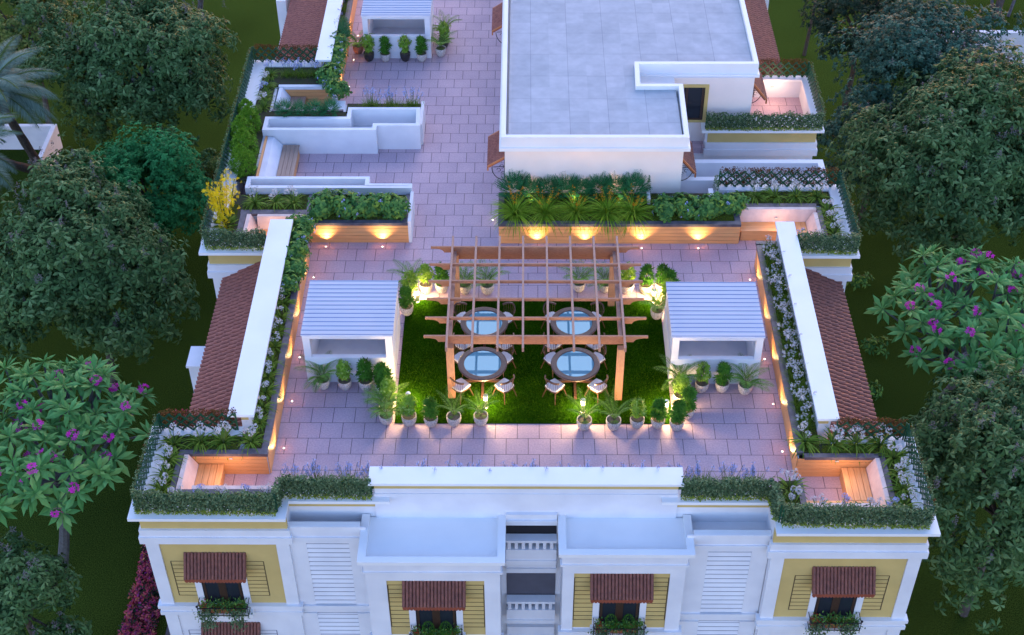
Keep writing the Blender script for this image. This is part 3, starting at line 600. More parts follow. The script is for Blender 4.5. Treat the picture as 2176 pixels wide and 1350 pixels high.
planter('far left planter of blue lilies around a small bench, beside the tile roof', [(-8.75, -6.74, 42.74, 44.1), (-9.4, -8.8, 38.0, 44.1), (-8.8, -6.3, 40.66, 41.2), (-6.3, -3.6, 41.2, 41.7)],
        [(-8.8, -6.3, 41.2, 41.3)], [(-9.42, -6.9, 42.86, 44.1), (-9.42, -8.9, 37.2, 42.86), (-8.9, -6.2, 40.66, 41.2), (-6.2, -3.62, 41.2, 41.72)],
        [((-8.75, 42.738), (-6.9, 42.738), (.0, .70), (0, -1))], [(-8.75, -6.9, 42.72, 42.86, .70, .82), (-3.60, -3.5, 40.3, 41.75, .003, .85), (-6.9, -6.3, 41.2, 42.0, .003, .7)])
planter('far left side planter with dense shrubs beside the far parapet', [(-7.05, -6.7, 42.9, 60)], [(-6.86, -6.68, 42.9, 60)], [(-7.05, -6.86, 42.9, 60)], [((-6.698, 42.9), (-6.698, 60), Z, (1, 0))])
planter('low front planter of blue flowering grass behind the front coping', [(-6.2, 6.2, 23.96, 24.40)], [(-6.2, 6.2, 24.32, 24.42)], [(-6.2, 6.2, 23.96, 24.32)], [], name='front_planter')
for o in list(bpy.data.objects):
    if o.name.startswith('front_planter'): o.location.z = -.35

# ------------------------------------------------------------------ benches with sloped marble backs
def wedge_x(mb, x0, x1, y0, y1, z0=.0, z1=.80, top=.12):   # sloped face towards +x (x0<x1) or -x
    s = 1 if x1 > x0 else -1
    mb.extr([(x0, y0, z0), (x1, y0, z0), (x1, y0, .40), (x0+s*top, y0, z1), (x0, y0, z1)], (0, 0, 0), (0, y1-y0, 0))
def wedge_y(mb, y0, y1, x0, x1, z0=.0, z1=.80, top=.12):
    s = 1 if y1 > y0 else -1
    mb.extr([(x0, y0, z0), (x0, y1, z0), (x0, y1, .40), (x0, y0+s*top, z1), (x0, y0, z1)], (0, 0, 0), (x1-x0, 0, 0))
def seat_boards(mb, x0, x1, y0, y1, along, n, z=.42, th=.03):
    for k in range(n):
        if along == 'y': a = x0+(x1-x0)*k/n; mb.box(a+.005, a+(x1-x0)/n-.005, y0, y1, z-th, z)
        else: a = y0+(y1-y0)*k/n; mb.box(x0, x1, a+.005, a+(y1-y0)/n-.005, z-th, z)
def bench(label, loc): return thing('corner_bench', label, 'bench', loc, 'benches built into the planters')
T = bench('timber bench with pale marble back in the front left corner', (-8, 24.4, 0))
c = MB(); wedge_x(c, -8.9, -8.57, 23.85, 25.03); wedge_y(c, 23.84, 23.95, -8.5, -6.3); c.build('backrest', T, M['marble'])
c = MB(); seat_boards(c, -8.57, -7.90, 23.98, 25.03, 'y', 4); c.build('seat', T, M['seatw'])
c = MB(); seat_boards(c, -7.895, -6.35, 23.98, 24.2, 'x', 2); c.build('seat', T, M['seatx'])
c = MB(); c.box(-8.55, -7.93, 24.0, 25.02, .003, .385); c.box(-7.92, -6.4, 24.0, 24.18, .003, .385); c.build('base', T, M['planksy'])
T = bench('timber bench with pale marble back in the front right corner', (8.3, 24.2, 0))
c = MB(); wedge_x(c, 9.28, 8.98, 23.32, 24.97); wedge_y(c, 23.31, 23.42, 7.16, 8.97); c.build('backrest', T, M['marble'])
c = MB(); seat_boards(c, 8.33, 8.97, 23.85, 24.97, 'y', 4); c.build('seat', T, M['seatw'])
c = MB(); seat_boards(c, 7.16, 8.97, 23.43, 23.84, 'x', 3); c.build('seat', T, M['seatx'])
c = MB(); c.box(8.35, 8.95, 23.6, 24.96, .003, .385); c.box(7.18, 8.34, 23.5, 23.8, .003, .385); c.build('base', T, M['planksy'])
T = bench('bench with peach marble back half hidden by the left parapet', (-8, 34.8, 0))
c = MB(); wedge_x(c, -8.78, -8.45, 34.27, 35.34); wedge_y(c, 35.34, 35.05, -8.44, -6.93); c.build('backrest', T, M['marble'])
c = MB(); seat_boards(c, -8.44, -6.95, 34.6, 35.04, 'x', 3); c.build('seat', T, M['seatx'])
c = MB(); c.box(-8.42, -7.0, 34.64, 35.03, .003, .385); c.build('base', T, M['planks'])
T = bench('bench with long peach marble back in the middle right corner', (8, 35, 0))
c = MB(); wedge_y(c, 35.73, 35.46, 6.83, 9.26); wedge_x(c, 9.26, 8.95, 34.02, 35.45); c.build('backrest', T, M['marble'])
c = MB(); seat_boards(c, 6.83, 8.42, 34.98, 35.45, 'x', 3); c.build('seat', T, M['seatx'])
c = MB(); seat_boards(c, 8.43, 8.94, 34.03, 35.45, 'y', 3); c.build('seat', T, M['seatw'])
c = MB(); c.box(6.86, 8.42, 35.02, 35.44, .003, .385); c.box(8.45, 8.92, 34.05, 35.02, .003, .385); c.build('base', T, M['planks'])
T = bench('brown slatted bench beside the blue marble block on the open left terrace', (-8.1, 38.5, 0))
c = MB(); wedge_x(c, -8.72, -8.24, 37.2, 39.7, 0, .74, .20); c.build('backrest', T, M['shaft'])
c = MB(); seat_boards(c, -8.23, -7.66, 37.2, 39.66, 'y', 4, .44); c.build('seat', T, M['seatgrey'])
c = MB(); c.box(-8.2, -7.70, 37.25, 39.62, .003, .40); c.build('base', T, M['planksy'])
c = MB(); c.box(-8.80, -8.73, 37.2, 39.7, .0, .78); c.build('side_board', T, M['planksy'])
T = bench('small sunken bench with blue marble side, behind the feathery bushes', (-8, 42, 0))
c = MB(); wedge_x(c, -8.72, -8.35, 41.5, 42.7); c.build('backrest', T, M['shaft'])
c = MB(); seat_boards(c, -8.34, -7.8, 41.5, 42.7, 'y', 4); c.build('seat', T, M['seatgrey'])

# ------------------------------------------------------------------ leaf templates and scattering
def basis(d, nrm=None, roll=0.):
    d = d/np.maximum(np.linalg.norm(d, axis=1, keepdims=True), 1e-6)
    up = np.tile(np.array([0, 0, 1.]), (len(d), 1)) if nrm is None else nrm
    up = up+NR.normal(0, .05, up.shape)
    z = up-d*np.sum(up*d, 1, keepdims=True); z /= np.maximum(np.linalg.norm(z, axis=1, keepdims=True), 1e-6)
    x = np.cross(d, z)
    if roll:
        t = NR.normal(0, roll, len(d))[:, None]; x, z = x*np.cos(t)+z*np.sin(t), z*np.cos(t)-x*np.sin(t)
    return np.stack([x, d, z], 2)
def scatter(mb, tm, pos, B, s):
    V, F = tm; pos = np.asarray(pos); N_ = len(pos)
    if N_ == 0: return
    s = np.asarray(s) if not np.isscalar(s) else np.full(N_, s)
    vv = np.einsum('nij,vj->nvi', B, V)*s[:, None, None]+pos[:, None, :]
    for Fk in F:
        ff = (Fk[None]+(np.arange(N_)*len(V))[:, None, None]).reshape(-1, Fk.shape[1])
        off = mb.n; mb.F.append(ff+off); mb.M.append(np.full(len(ff), mb.cur))
    mb.V.append(vv.reshape(-1, 3).astype(np.float32)); mb.n += N_*len(V)
def T_leaf(w=.4, fold=.10, droop=.15, wide=.5):
    V = np.array([(0, 0, 0), (-w/2, wide, -fold), (0, 1, -droop), (w/2, wide, -fold), (0, wide, 0)], float); V[:, 2] *= 1
    return V, [np.array([(0, 3, 4), (3, 2, 4), (2, 1, 4), (1, 0, 4)])]
def T_strap(w=.08, n=4, bend=1.2, tip=.15):   # arching strap leaf along +y, starting steep
    V = []; y = z = 0; a = bend*.5
    for i in range(n+1):
        t = i/n; ww = w*(1-t)**.6*(1 if i else .7)+w*tip*.2
        V += [(-ww/2, y, z), (ww/2, y, z)]; ang = -bend*t; y += math.cos(ang)/n; z += math.sin(ang)/n
    F = [(2*i, 2*i+1, 2*i+3, 2*i+2) for i in range(n)]
    return np.array(V), [np.array(F)]
def T_quad(w=1.): return np.array([(-w/2, 0, 0), (w/2, 0, 0), (w/2, 1, 0), (-w/2, 1, 0)]), [np.array([(0, 1, 2, 3)])]
def T_star(n=6, r=1., cup=.2):
    V = [(0, 0, 0)]; F = []
    for i in range(n):
        a = 2*PI*i/n; b_ = PI/n*.62
        V += [(.62*r*math.cos(a-b_), .62*r*math.sin(a-b_), cup*.4), (r*math.cos(a), r*math.sin(a), cup), (.62*r*math.cos(a+b_), .62*r*math.sin(a+b_), cup*.4)]
        F.append((0, 1+3*i, 2+3*i, 3+3*i))
    return np.array(V), [np.array(F)]
LF = T_leaf(); LFW = T_leaf(.55, .1, .2, .6); LFN = T_leaf(.22, .05, .2, .45); NEED = T_leaf(.16, .02, .08, .5); STAR = T_star()
def sph(N_, up=0., rs=None):
    d = (rs or NR).normal(size=(N_, 3)); d /= np.linalg.norm(d, axis=1, keepdims=True); d[:, 2] = d[:, 2]*(1-abs(up))+up; d /= np.linalg.norm(d, axis=1, keepdims=True); return d
def ring_dirs(N_, elev, jit=.15):
    a = NR.uniform(0, 2*PI, N_); e = elev+NR.normal(0, jit, N_)
    return np.stack([np.cos(a)*np.cos(e), np.sin(a)*np.cos(e), np.sin(e)], 1)

# ------------------------------------------------------------------ lattice fences with climbers
def trellis(label, x0, y0, x1, y1, mode, z=.80, h=.62, out=None, grp='green lattice fences with climbers on the white ledges'):
    """mode: hedge (thick ivy on the outside), red (red leaves behind the bars), side (bars with a thin leafy outer edge)"""
    T = thing('lattice_fence', label, 'lattice fence', ((x0+x1)/2, (y0+y1)/2, z), grp)
    Lg = math.hypot(x1-x0, y1-y0); d = np.array([(x1-x0)/Lg, (y1-y0)/Lg, 0.]); o = np.array([x0, y0, z+.003]); nrm = np.array([d[1], -d[0], 0.])
    if out is not None and np.dot(nrm, out) < 0: nrm = -nrm
    c = MB(); st = .20 if mode == 'side' else .28; k = -h/1.0
    while k < Lg:     # two families of diagonal laths
        for sg in (1, -1):
            a0 = k if sg > 0 else k+h; za, zb = (0, h)
            pa = [a0, 0.]; pb = [a0+sg*h, h]
            if sg < 0: pa = [k+h, 0.]; pb = [k, h]
            else: pa = [k, 0.]; pb = [k+h, h]
            (sa_, z0_), (sb_, z1_) = pa, pb
            if sa_ > sb_: (sa_, z0_), (sb_, z1_) = (sb_, z1_), (sa_, z0_)
            if sb_ <= 0 or sa_ >= Lg: continue
            t0 = max(0, (0-sa_)/(sb_-sa_)); t1 = min(1, (Lg-sa_)/(sb_-sa_))
            A = o+d*(sa_+(sb_-sa_)*t0)+np.array([0, 0, z0_+(z1_-z0_)*t0]); B_ = o+d*(sa_+(sb_-sa_)*t1)+np.array([0, 0, z0_+(z1_-z0_)*t1])
            if np.linalg.norm(B_-A) > .03: c.bar(A+nrm*.008*sg, B_+nrm*.008*sg, .016, .046)
        k += st
    if mode != 'hedge' or True:
        c.bar(o+[0, 0, .0], o+[0, 0, h+.02], .035); c.bar(o+d*Lg, o+d*Lg+[0, 0, h+.02], .035)
    c.build('lattice', T, M['lattice'])
    c = MB(); A_ = Lg*h
    if mode == 'hedge':
        N_ = int(A_*3000); u = NR.uniform(0, Lg, N_); v = NR.uniform(0, 1.0, N_)**1.15; lump = .05*np.sin(u*5.1)+.04*np.sin(u*11.3+1)
        dep = NR.uniform(.0, .22, N_)*(.75+.25*np.sin(v*PI)); dep = np.where(v < .15, .10+dep*.75, dep); P_ = o+u[:, None]*d+nrm*(dep-.11)[:, None]; P_[:, 2] += v*(h+.06+lump)
        keep = NR.random(N_) < np.where(v < .02, .8, 1); P_ = P_[keep]; v = v[keep]
        D = nrm*.8+sph(len(P_), .2)*.9; c.mat(M['l_hedge']); sel = v > .15
        scatter(c, LFW, P_[sel], basis(D[sel], roll=.6), NR.uniform(.055, .095, sel.sum())); c.mat(M['l_hedgey']); sel = ~sel; D[sel] += np.array([0, 0, .9])
        scatter(c, LFW, P_[sel], basis(D[sel], roll=.6), NR.uniform(.055, .09, sel.sum()))
        c.build('ivy', T)
    elif mode == 'red':
        N_ = int(A_*2400); u = NR.uniform(0, Lg, N_); v = NR.uniform(.05, 1.15, N_)**1.0; P_ = o+u[:, None]*d+nrm*NR.uniform(.02, .10, N_)[:, None]; P_[:, 2] += v*h
        keep = np.sin(u*7+v*5)+NR.random(N_)*2.2 > .2; P_ = P_[keep]; c.mat(M['l_red']); scatter(c, LFW, P_, basis(sph(len(P_), .1), roll=.8), NR.uniform(.04, .075, len(P_)))
        c.build('climber', T)
    else:
        N_ = int(Lg*420); u = NR.uniform(0, Lg, N_); v = NR.uniform(.05, 1.08, N_); P_ = o+u[:, None]*d+nrm*NR.uniform(.03, .09, N_)[:, None]; P_[:, 2] += v*h
        c.mat(M['l_hedge']); s_ = NR.random(N_) < .8; scatter(c, LFW, P_[s_], basis(sph(s_.sum(), .1)+nrm*.5, roll=.8), NR.uniform(.04, .07, s_.sum())); c.mat(M['l_red']); s_ = ~s_; scatter(c, LFW, P_[s_], basis(sph(s_.sum(), .1), roll=.8), NR.uniform(.04, .07, s_.sum()))
        c.build('climber', T)
F_ = (0, -1, 0); LFT = (-1, 0, 0); RGT = (1, 0, 0); BK = (0, 1, 0)
trellis('ivy hedge on lattice along the front edge of the front left corner', -9.75, 23.12, -6.22, 23.08, 'hedge', out=F_)
trellis('short ivy return between the front left corner and the recessed ledge', -6.2, 23.10, -6.14, 23.62, 'hedge', out=LFT)
trellis('ivy hedge on the recessed ledge left of the middle coping', -6.12, 23.64, -3.86, 23.62, 'hedge', z=.8, out=F_)
trellis('green lattice along the outer left edge of the front left corner', -9.74, 23.2, -9.66, 25.86, 'side', out=LFT)
trellis('lattice with reddish leaves between the front left corner and the left tile roof', -9.62, 25.90, -7.62, 25.92, 'red', out=BK)
trellis('ivy hedge on lattice along the front edge of the front right corner', 6.42, 22.76, 10.06, 22.70, 'hedge', out=F_)
trellis('short ivy return beside the front right corner', 6.36, 22.80, 6.30, 23.58, 'hedge', out=LFT)
trellis('ivy hedge on the recessed ledge right of the middle coping', 4.0, 23.62, 6.26, 23.62, 'hedge', z=.8, out=F_)
trellis('green lattice along the outer right edge of the front right corner', 10.1, 22.78, 10.04, 25.58, 'side', out=RGT)
trellis('lattice with reddish leaves between the front right corner and the right tile roof', 8.2, 25.66, 10.0, 25.62, 'red', out=BK)
trellis('grey-green ivy hedge on the front edge of the middle left corner', -9.78, 33.64, -7.9, 33.62, 'hedge', out=F_)
trellis('long dark lattice along the outer left edge of the building', -9.82, 33.7, -9.86, 44.4, 'side', out=LFT)
trellis('dark ivy hedge on the front edge of the middle right corner', 8.32, 33.55, 10.14, 33.42, 'hedge', out=F_)
trellis('green lattice along the outer right edge of the middle right corner', 10.14, 33.5, 10.12, 36.78, 'side', out=RGT)
trellis('lattice with reddish leaves behind the lilies of the middle right corner', 6.28, 36.80, 10.1, 36.80, 'red', out=BK)
trellis('dark ivy hedge on the front edge of the far right balcony', 6.18, 40.12, 10.12, 40.12, 'hedge', h=.55, out=F_)
trellis('green lattice along the right edge of the far right balcony', 10.12, 40.2, 10.12, 43.38, 'side', out=RGT)
trellis('green lattice at the back of the far right balcony, below the tile roof', 8.3, 43.38, 10.1, 43.38, 'red', out=BK)
trellis('dark lattice behind the far left blue lilies', -9.8, 44.40, -7.5, 44.34, 'red', out=BK)

# ------------------------------------------------------------------ pergola
T = thing('pergola', 'brown timber pergola with an open grid roof over the four dining tables', 'pergola', (.3, 30, 0))
for nm, x_, y_, zt in (('a', -2.02, 27.98, 1.96), ('b', 2.64, 27.92, 1.96), ('c', -2.02, 31.95, 1.96), ('d', 2.62, 31.9, 1.96)):
    c = MB(); c.box(x_-.10, x_+.10, y_-.09, y_+.09, .03, zt); c.build('post', T, M['pergz'])
xb = np.linspace(-2.09, 2.72, 8)
yb = [28.08, 28.66, 29.28, 29.98, 30.85, 31.88]
yb = [28.06, 28.81, 29.61, 30.37, 31.12, 31.90]
for i, y_ in enumerate(yb):
    c = MB(); deep = .29 if i in (0, 5) else .09
    y_ = y_-.0
    c.box(-2.12, 2.76, y_, y_+.05, 2.245-deep, 2.245)
    for s_, xe in ((-1, -2.12), (1, 2.76)):
        pts = [(xe, y_, 2.245), (xe+s_*.60, y_, 2.245), (xe+s_*.60, y_, 2.175), (xe+s_*.50, y_, 2.175)]
        pts += [(xe+s_*(.50-.26*math.sin(t)), y_, 2.175-.10*(1-math.cos(t))) for t in np.linspace(.2, PI/2, 5)]
        pts += [(xe+s_*.22, y_, 2.075), (xe+s_*.22, y_, 2.035), (xe, y_, 2.035)]
        if s_ > 0: pts = pts[::-1]
        c.extr(pts, (0, 0, 0), (0, .05, 0))
    c.build('cross_beam', T, M['pergx'])
for x_ in xb:
    c = MB(); c.box(x_-.03, x_+.03, 27.60, 32.42, 2.10, 2.25); c.build('rafter', T, M['pergy'])
for x_ in (-2.02, 2.63):
    c = MB(); c.box(x_-.05, x_+.05, 28.11, 31.9, 1.93, 2.09); c.build('side_beam', T, M['pergy'])
c = MB(); c.box(-1.92, 2.53, 31.98, 32.03, 1.72, 1.92); c.build('back_rail', T, M['pergx'])

# ------------------------------------------------------------------ round tables and spindle-back chairs
T = thing('dining_table', 'x', 'table', (0, 0, 0), 'round glass-topped dining tables')
prof = [(.52, .735), (.52, .765), (.54, .772), (.66, .772), (.69, .755), (.685, .725), (.63, .70), (.54, .695), (.52, .735)]
c = MB(); c.lathe(prof, k=48); c.build('table_ring', T, M['dkring'], smooth=False)
c = MB(); c.lathe([(0, .750), (.524, .750), (.524, .758), (0, .758)], k=48); c.build('glass_top', T, M['glass'])
c = MB(); c.box(-.5, .5, -.03, .03, .64, .70); c.box(-.03, .03, -.5, .5, .60, .64); c.build('under_frame', T, M['dkwood'])
c = MB(); c.lathe([(.05, .06), (.11, .10), (.09, .2), (.055, .26), (.05, .42), (.085, .5), (.06, .58), (.10, .64)], k=14); c.build('pedestal', T, M['dkwood'])
for a in range(4):
    c = MB(); ca_, sa_ = math.cos(a*PI/2+.0), math.sin(a*PI/2+.0); c.bar((ca_*.02, sa_*.02, .12), (ca_*.62, sa_*.62, .05), .07, .08); c.bar((ca_*.52, sa_*.52, .025), (ca_*.66, sa_*.66, .025), .08, .05); c.build('foot', T, M['dkwood'])
TB = Proto(T)
T = thing('dining_chair', 'x', 'chair', (0, 0, 0), 'spindle-back chairs around the round tables')   # faces -y
c = MB()
seat = [(-.20, -.22), (.20, -.22), (.235, -.05), (.21, .19), (.10, .24), (-.10, .24), (-.21, .19), (-.235, -.05)]
c.prism(seat, .40, .435); c.build('seat', T, M['dkwood'])
c = MB(); cs = [(x*.93, y*.93) for x, y in seat]; ci = [(x*.82, y*.82) for x, y in seat]
c.prism(cs, .437, .470); c.prism(ci, .470, .482); c.build('cushion', T, M['cushion'])
for sx in (-1, 1):
    for sy in (-1, 1):
        c = MB(); c.tube([(sx*.15, sy*.15, .41), (sx*.20, sy*.21, .2), (sx*.235, sy*.25, .03)], [.019, .017, .012], 6); c.build('leg', T, M['dkwood'])
c = MB(); arc = [(.265*math.sin(t), .03+.255*math.cos(t), .85-.10*abs(t)/1.25) for t in np.linspace(-1.25, 1.25, 15)]
for i in range(14): c.bar(arc[i], arc[i+1], .028, .055)
for t in np.linspace(-1.12, 1.12, 9): c.tube([(.20*math.sin(t), .02+.20*math.cos(t), .43), (.262*math.sin(t), .03+.252*math.cos(t), .84-.08*abs(t))], .0065, 5)
c.build('backrest', T, M['dkwood'])
CH = Proto(T)
tabs = [(-1.16, 28.52, 'front left', 'nearest left'), (-1.15, 30.23, 'back left', 'rear left'), (1.44, 28.51, 'front right', 'nearest right'), (1.45, 30.24, 'back right', 'rear right')]
for i, (x_, y_, nm, _) in enumerate(tabs):
    TB.put((x_, y_, .03), PI/2*0, 'round dark wood table with blue glass centre, %s of the four' % nm)
    for dx, dy, w_ in ((-1, -1, 'front left'), (1, -1, 'front right'), (-1, 1, 'back left'), (1, 1, 'back right')):
        d_ = .60; jx = R.uniform(-.02, .02)
        rz = math.atan2(dx, -dy) + (PI if True else 0)
        # chair faces -y by default; rotate so that it faces the table centre
        ang = math.atan2(-dy, -dx)   # direction to table
        CH.put((x_+dx*d_+jx, y_+dy*(d_-.05), .025), ang+PI/2+R.uniform(-.06, .06), 'dark spindle chair, %s seat of the %s table' % (w_, nm))

# ------------------------------------------------------------------ bollard lamps and floor uplights
T = thing('bollard_lamp', 'x', 'garden lamp', (0, 0, 0), 'lit bollard lamps on the terrace lawn')
c = MB(); c.lathe([(.0, 0), (.075, 0), (.075, .02), (.058, .03), (.058, .30), (.0, .30)], k=20); c.build('post', T, M['steel'])
c = MB(); c.lathe([(.0, .30), (.040, .30), (.040, .43), (0, .43)], k=16); c.build('lamp', T, M['lampglow'])
c = MB(); c.lathe([(0, .43), (.066, .43), (.07, .445), (.066, .475), (.0, .485)], k=20); c.build('cap', T, M['steel'])
c = MB()
for k in range(3): c.lathe([(.056, .325+k*.035), (.062, .33+k*.035), (.056, .335+k*.035), (.050, .33+k*.035), (.056, .325+k*.035)], k=20)
for k in range(4): c.bar((.055*math.cos(k*PI/2+.7), .055*math.sin(k*PI/2+.7), .30), (.055*math.cos(k*PI/2+.7), .055*math.sin(k*PI/2+.7), .43), .007)
c.build('cage', T, M['steel'])
BL = Proto(T)
def light(kind, name, loc, energy, color, **kw):
    l = bpy.data.lights.new(name, kind); l.energy = energy; l.color = color
    for k, v in kw.items(): setattr(l, k, v)
    o = bpy.data.objects.new(name, l); o.location = loc; COL.objects.link(o); return o
WARM = (1.0, .66, .30)
E_BOL, E_UP = 25, 17
for x_, y_, lb in ((-3.21, 27.62, 'lit bollard lamp behind the front left pots of the lawn'), (-1.06, 27.55, 'lit bollard lamp in front of the front left dining table'), (1.63, 27.38, 'lit bollard lamp in front of the front right dining table'),
                   (3.93, 27.34, 'lit bollard lamp at the front right corner of the lawn'), (-3.22, 32.02, 'lit bollard lamp at the back left corner of the lawn'), (3.91, 32.02, 'lit bollard lamp at the back right corner of the lawn')):
    BL.put((x_, y_, .03), R.uniform(0, 3), lb); light('POINT', 'bollard_light', (x_, y_, .40), E_BOL*(1.1 if y_ > 30 else 1), WARM, shadow_soft_size=.16)
T = thing('floor_uplight', 'x', 'floor light', (0, 0, 0), 'small round uplights in the paving')
c = MB(); c.lathe([(.0, 0), (.055, 0), (.055, .012), (.030, .016)], k=16); c.build('rim', T, M['steel'])
c = MB(); c.lathe([(.030, .014), (.02, .017), (0, .018)], k=12); c.build('lens', T, M['uplens'])
UL = Proto(T)
ups = [(-6.28, 34.68, 'n', 'in front of the left planter boards, near the side planter'), (-4.49, 34.68, 'n', 'in front of the left planter boards, near their right end'),
 (.4, 34.62, 'n', 'below the first lit scallop of the long planter'), (1.92, 34.62, 'n', 'below the second lit scallop of the long planter'), (3.71, 34.62, 'n', 'below the third lit scallop of the long planter'), (5.5, 34.62, 'n', 'below the rightmost lit scallop of the long planter'),
 (-6.50, 33.17, 'w', 'beside the left side planter behind the skylight shaft'), (-6.50, 29.58, 'w', 'beside the left skylight shaft and the left side planter'), (-6.50, 31.35, 'w', 'squeezed between the left skylight shaft and the side planter'), (-6.50, 27.79, 'w', 'in front of the left skylight shaft beside the side planter'), (-6.50, 26.0, 'w', 'at the front end of the left side planter'),
 (6.95, 33.09, 'e', 'beside the right side planter behind the skylight shaft'), (6.95, 31.3, 'e', 'squeezed between the right skylight shaft and the side planter'), (6.95, 29.54, 'e', 'beside the right skylight shaft and the side planter'), (6.96, 27.72, 'e', 'in front of the right skylight shaft beside the side planter'), (6.97, 25.92, 'e', 'at the front end of the right side planter'),
 (-6.42, 45.85, 'w', 'near the terracotta pot at the far left skylight shaft'), (-6.42, 44.0, 'w', 'at the far left side planter by the blue flowers'), (-1.02, 36.07, 'r', 'at the left end of the long planter, by the rooftop room'), (-6.42, 47.6, 'w', 'farthest along the far left side planter')]
for x_, y_, s_, lb in ups:
    UL.put((x_, y_, .0), 0, 'small round steel uplight '+lb, None, .65)
    dx, dy = {'n': (0, .12), 'w': (-.12, 0), 'e': (.12, 0), 'r': (.1, 0)}[s_]
    o = light('SPOT', 'uplight_spot', (x_+dx*.2, y_+dy*.2, .03), E_UP*(.62 if s_ == 'n' else .36), (1, .66, .28), shadow_soft_size=.02, spot_size=math.radians(104), spot_blend=.9)
    o.rotation_euler = Vector((dx*1.2, dy*1.2, 1)).to_track_quat('-Z', 'Y').to_euler()
# ------------------------------------------------------------------ plants: prototypes at the origin
def proto(name, cat, grp): return thing(name, 'x', cat, (0, 0, 0), grp)
def rosettes(mb, tm, cen, axis, nl, size, spread=1.0, jit=.2, lift=.25):
    """nl leaves around each centre, fanned round the axis"""
    cen = np.asarray(cen); n = len(cen); axis = axis/np.linalg.norm(axis, axis=1, keepdims=True)
    ref = np.where(np.abs(axis[:, 2:3]) > .9, np.array([[1., 0, 0]]), np.array([[0, 0, 1.]])); a = np.cross(axis, ref); a /= np.linalg.norm(a, axis=1, keepdims=True); b_ = np.cross(axis, a)
    ph = NR.uniform(0, 2*PI, n); C_ = []; D_ = []; N_ = []
    for k in range(nl):
        t = ph+2*PI*k/nl+NR.normal(0, .12, n); e = lift+NR.normal(0, jit, n)
        D_.append((np.cos(t)*np.cos(e))[:, None]*a+(np.sin(t)*np.cos(e))[:, None]*b_+np.sin(e)[:, None]*axis); C_.append(cen); N_.append(axis)
    D_ = np.concatenate(D_); C_ = np.concatenate(C_); N_ = np.concatenate(N_); s = size*NR.uniform(.75, 1.2, len(C_))
    scatter(mb, tm, C_, basis(D_, N_, .15), s)
def make_lily(seed, nst=4, fm='f_white', h=.31):
    T = proto('lily_clump', 'flowering plant', None); c = MB(); c.mat(M['l_strap']); n = 74
    d = ring_dirs(n, .35, .4); c_ = d*.02; c_[:, 2] = 0
    scatter(c, T_strap(.085, 5, 1.7), c_, basis(np.stack([d[:, 0], d[:, 1], np.abs(d[:, 2])*1.3+.1], 1), roll=.1), NR.uniform(.22, .42, n)); c.build('leaves', T, local=True)
    c = MB(); c.mat(M['stem']); heads = []
    for k in range(nst):
        a = NR.uniform(0, 2*PI); r_ = NR.uniform(.04, .13); hh = h*NR.uniform(.8, 1.15); p = (r_*math.cos(a), r_*math.sin(a), hh); heads.append(p); c.tube([(0, 0, 0), (p[0]*.5, p[1]*.5, hh*.55), p], .006, 4)
    c.build('stem', T, local=True); c = MB(); c.mat(M[fm])
    for p in heads:
        n = 26; d = sph(n, .25); scatter(c, STAR, np.array(p)+d*.052, basis(NR.normal(size=(n, 3)), d), NR.uniform(.014, .023, n))
    c.build('flower_head', T, local=True); return Proto(T)
def make_bluegrass(fm='f_blue', wide=.22, hs=.5, nb=120, ns=9):
    T = proto('flowering_grass', 'flowering plant', None); c = MB(); c.mat(M['l_grass']); n = nb
    p = np.stack([NR.normal(0, wide*.5, n), NR.normal(0, .07, n), np.zeros(n)], 1); d = ring_dirs(n, 1.0, .25)
    scatter(c, T_strap(.030, 4, .9), p, basis(d, roll=.3), NR.uniform(.18, .38, n)); c.build('leaves', T, local=True)
    c = MB(); c.mat(M['stem']); tops = []
    for k in range(ns):
        x_ = NR.normal(0, wide*.6); y_ = NR.normal(0, .06); hh = hs*NR.uniform(.65, 1.2); q = (x_*1.5, y_*1.5+.02, hh); c.tube([(x_*.6, y_*.6, 0), (x_, y_, hh*.5), q], .004, 4); tops.append(q)
    c.build('stem', T, local=True); c = MB(); c.mat(M[fm])
    for q in tops:
        n = 16; P_ = np.array(q)+np.stack([NR.normal(0, .022, n), NR.normal(0, .022, n), -NR.uniform(0, .14, n)], 1); d = sph(n, .3); scatter(c, STAR, P_, basis(NR.normal(size=(n, 3)), d), NR.uniform(.016, .026, n))
    c.build('flowers', T, local=True); return Proto(T)
def make_shrub(w=.42, d_=.28, h=.45, n=110, fl='f_blue', lf='l_shrub', size=.125, tm=None, droop=-.1, nm='leafy_shrub', nl=5):
    T = proto(nm, 'shrub', None); c = MB(); c.mat(M['bark'])
    for k in range(6): a = NR.uniform(0, 2*PI); c.tube([(0, 0, 0), (w*.3*math.cos(a), d_*.3*math.sin(a), h*.45), (w*.7*math.cos(a), d_*.7*math.sin(a), h*.8)], [.012, .009, .004], 4)
    c.build('stem', T, local=True); c = MB(); c.mat(M[lf])
    d = sph(n, .25); rr = NR.uniform(.55, 1.05, n)[:, None]; P_ = d*rr*np.array([w, d_, h*.62]); P_[:, 2] += h*.45; P_[:, 2] = np.maximum(P_[:, 2], .02)
    rosettes(c, tm or LFW, P_, d+np.array([0, 0, .35]), nl, size, jit=.3, lift=droop); c.build('leaves', T, local=True)
    if fl:
        c = MB(); c.mat(M[fl]); n = 12; d = sph(n, .3); P_ = d*np.array([w, d_, h*.62])*1.03; P_[:, 2] += h*.45
        P_ = np.repeat(P_, 5, 0)+NR.normal(0, .018, (n*5, 3)); scatter(c, STAR, P_, basis(NR.normal(size=(n*5, 3)), np.repeat(d, 5, 0)), .020); c.build('flowers', T, local=True)
    return Proto(T)
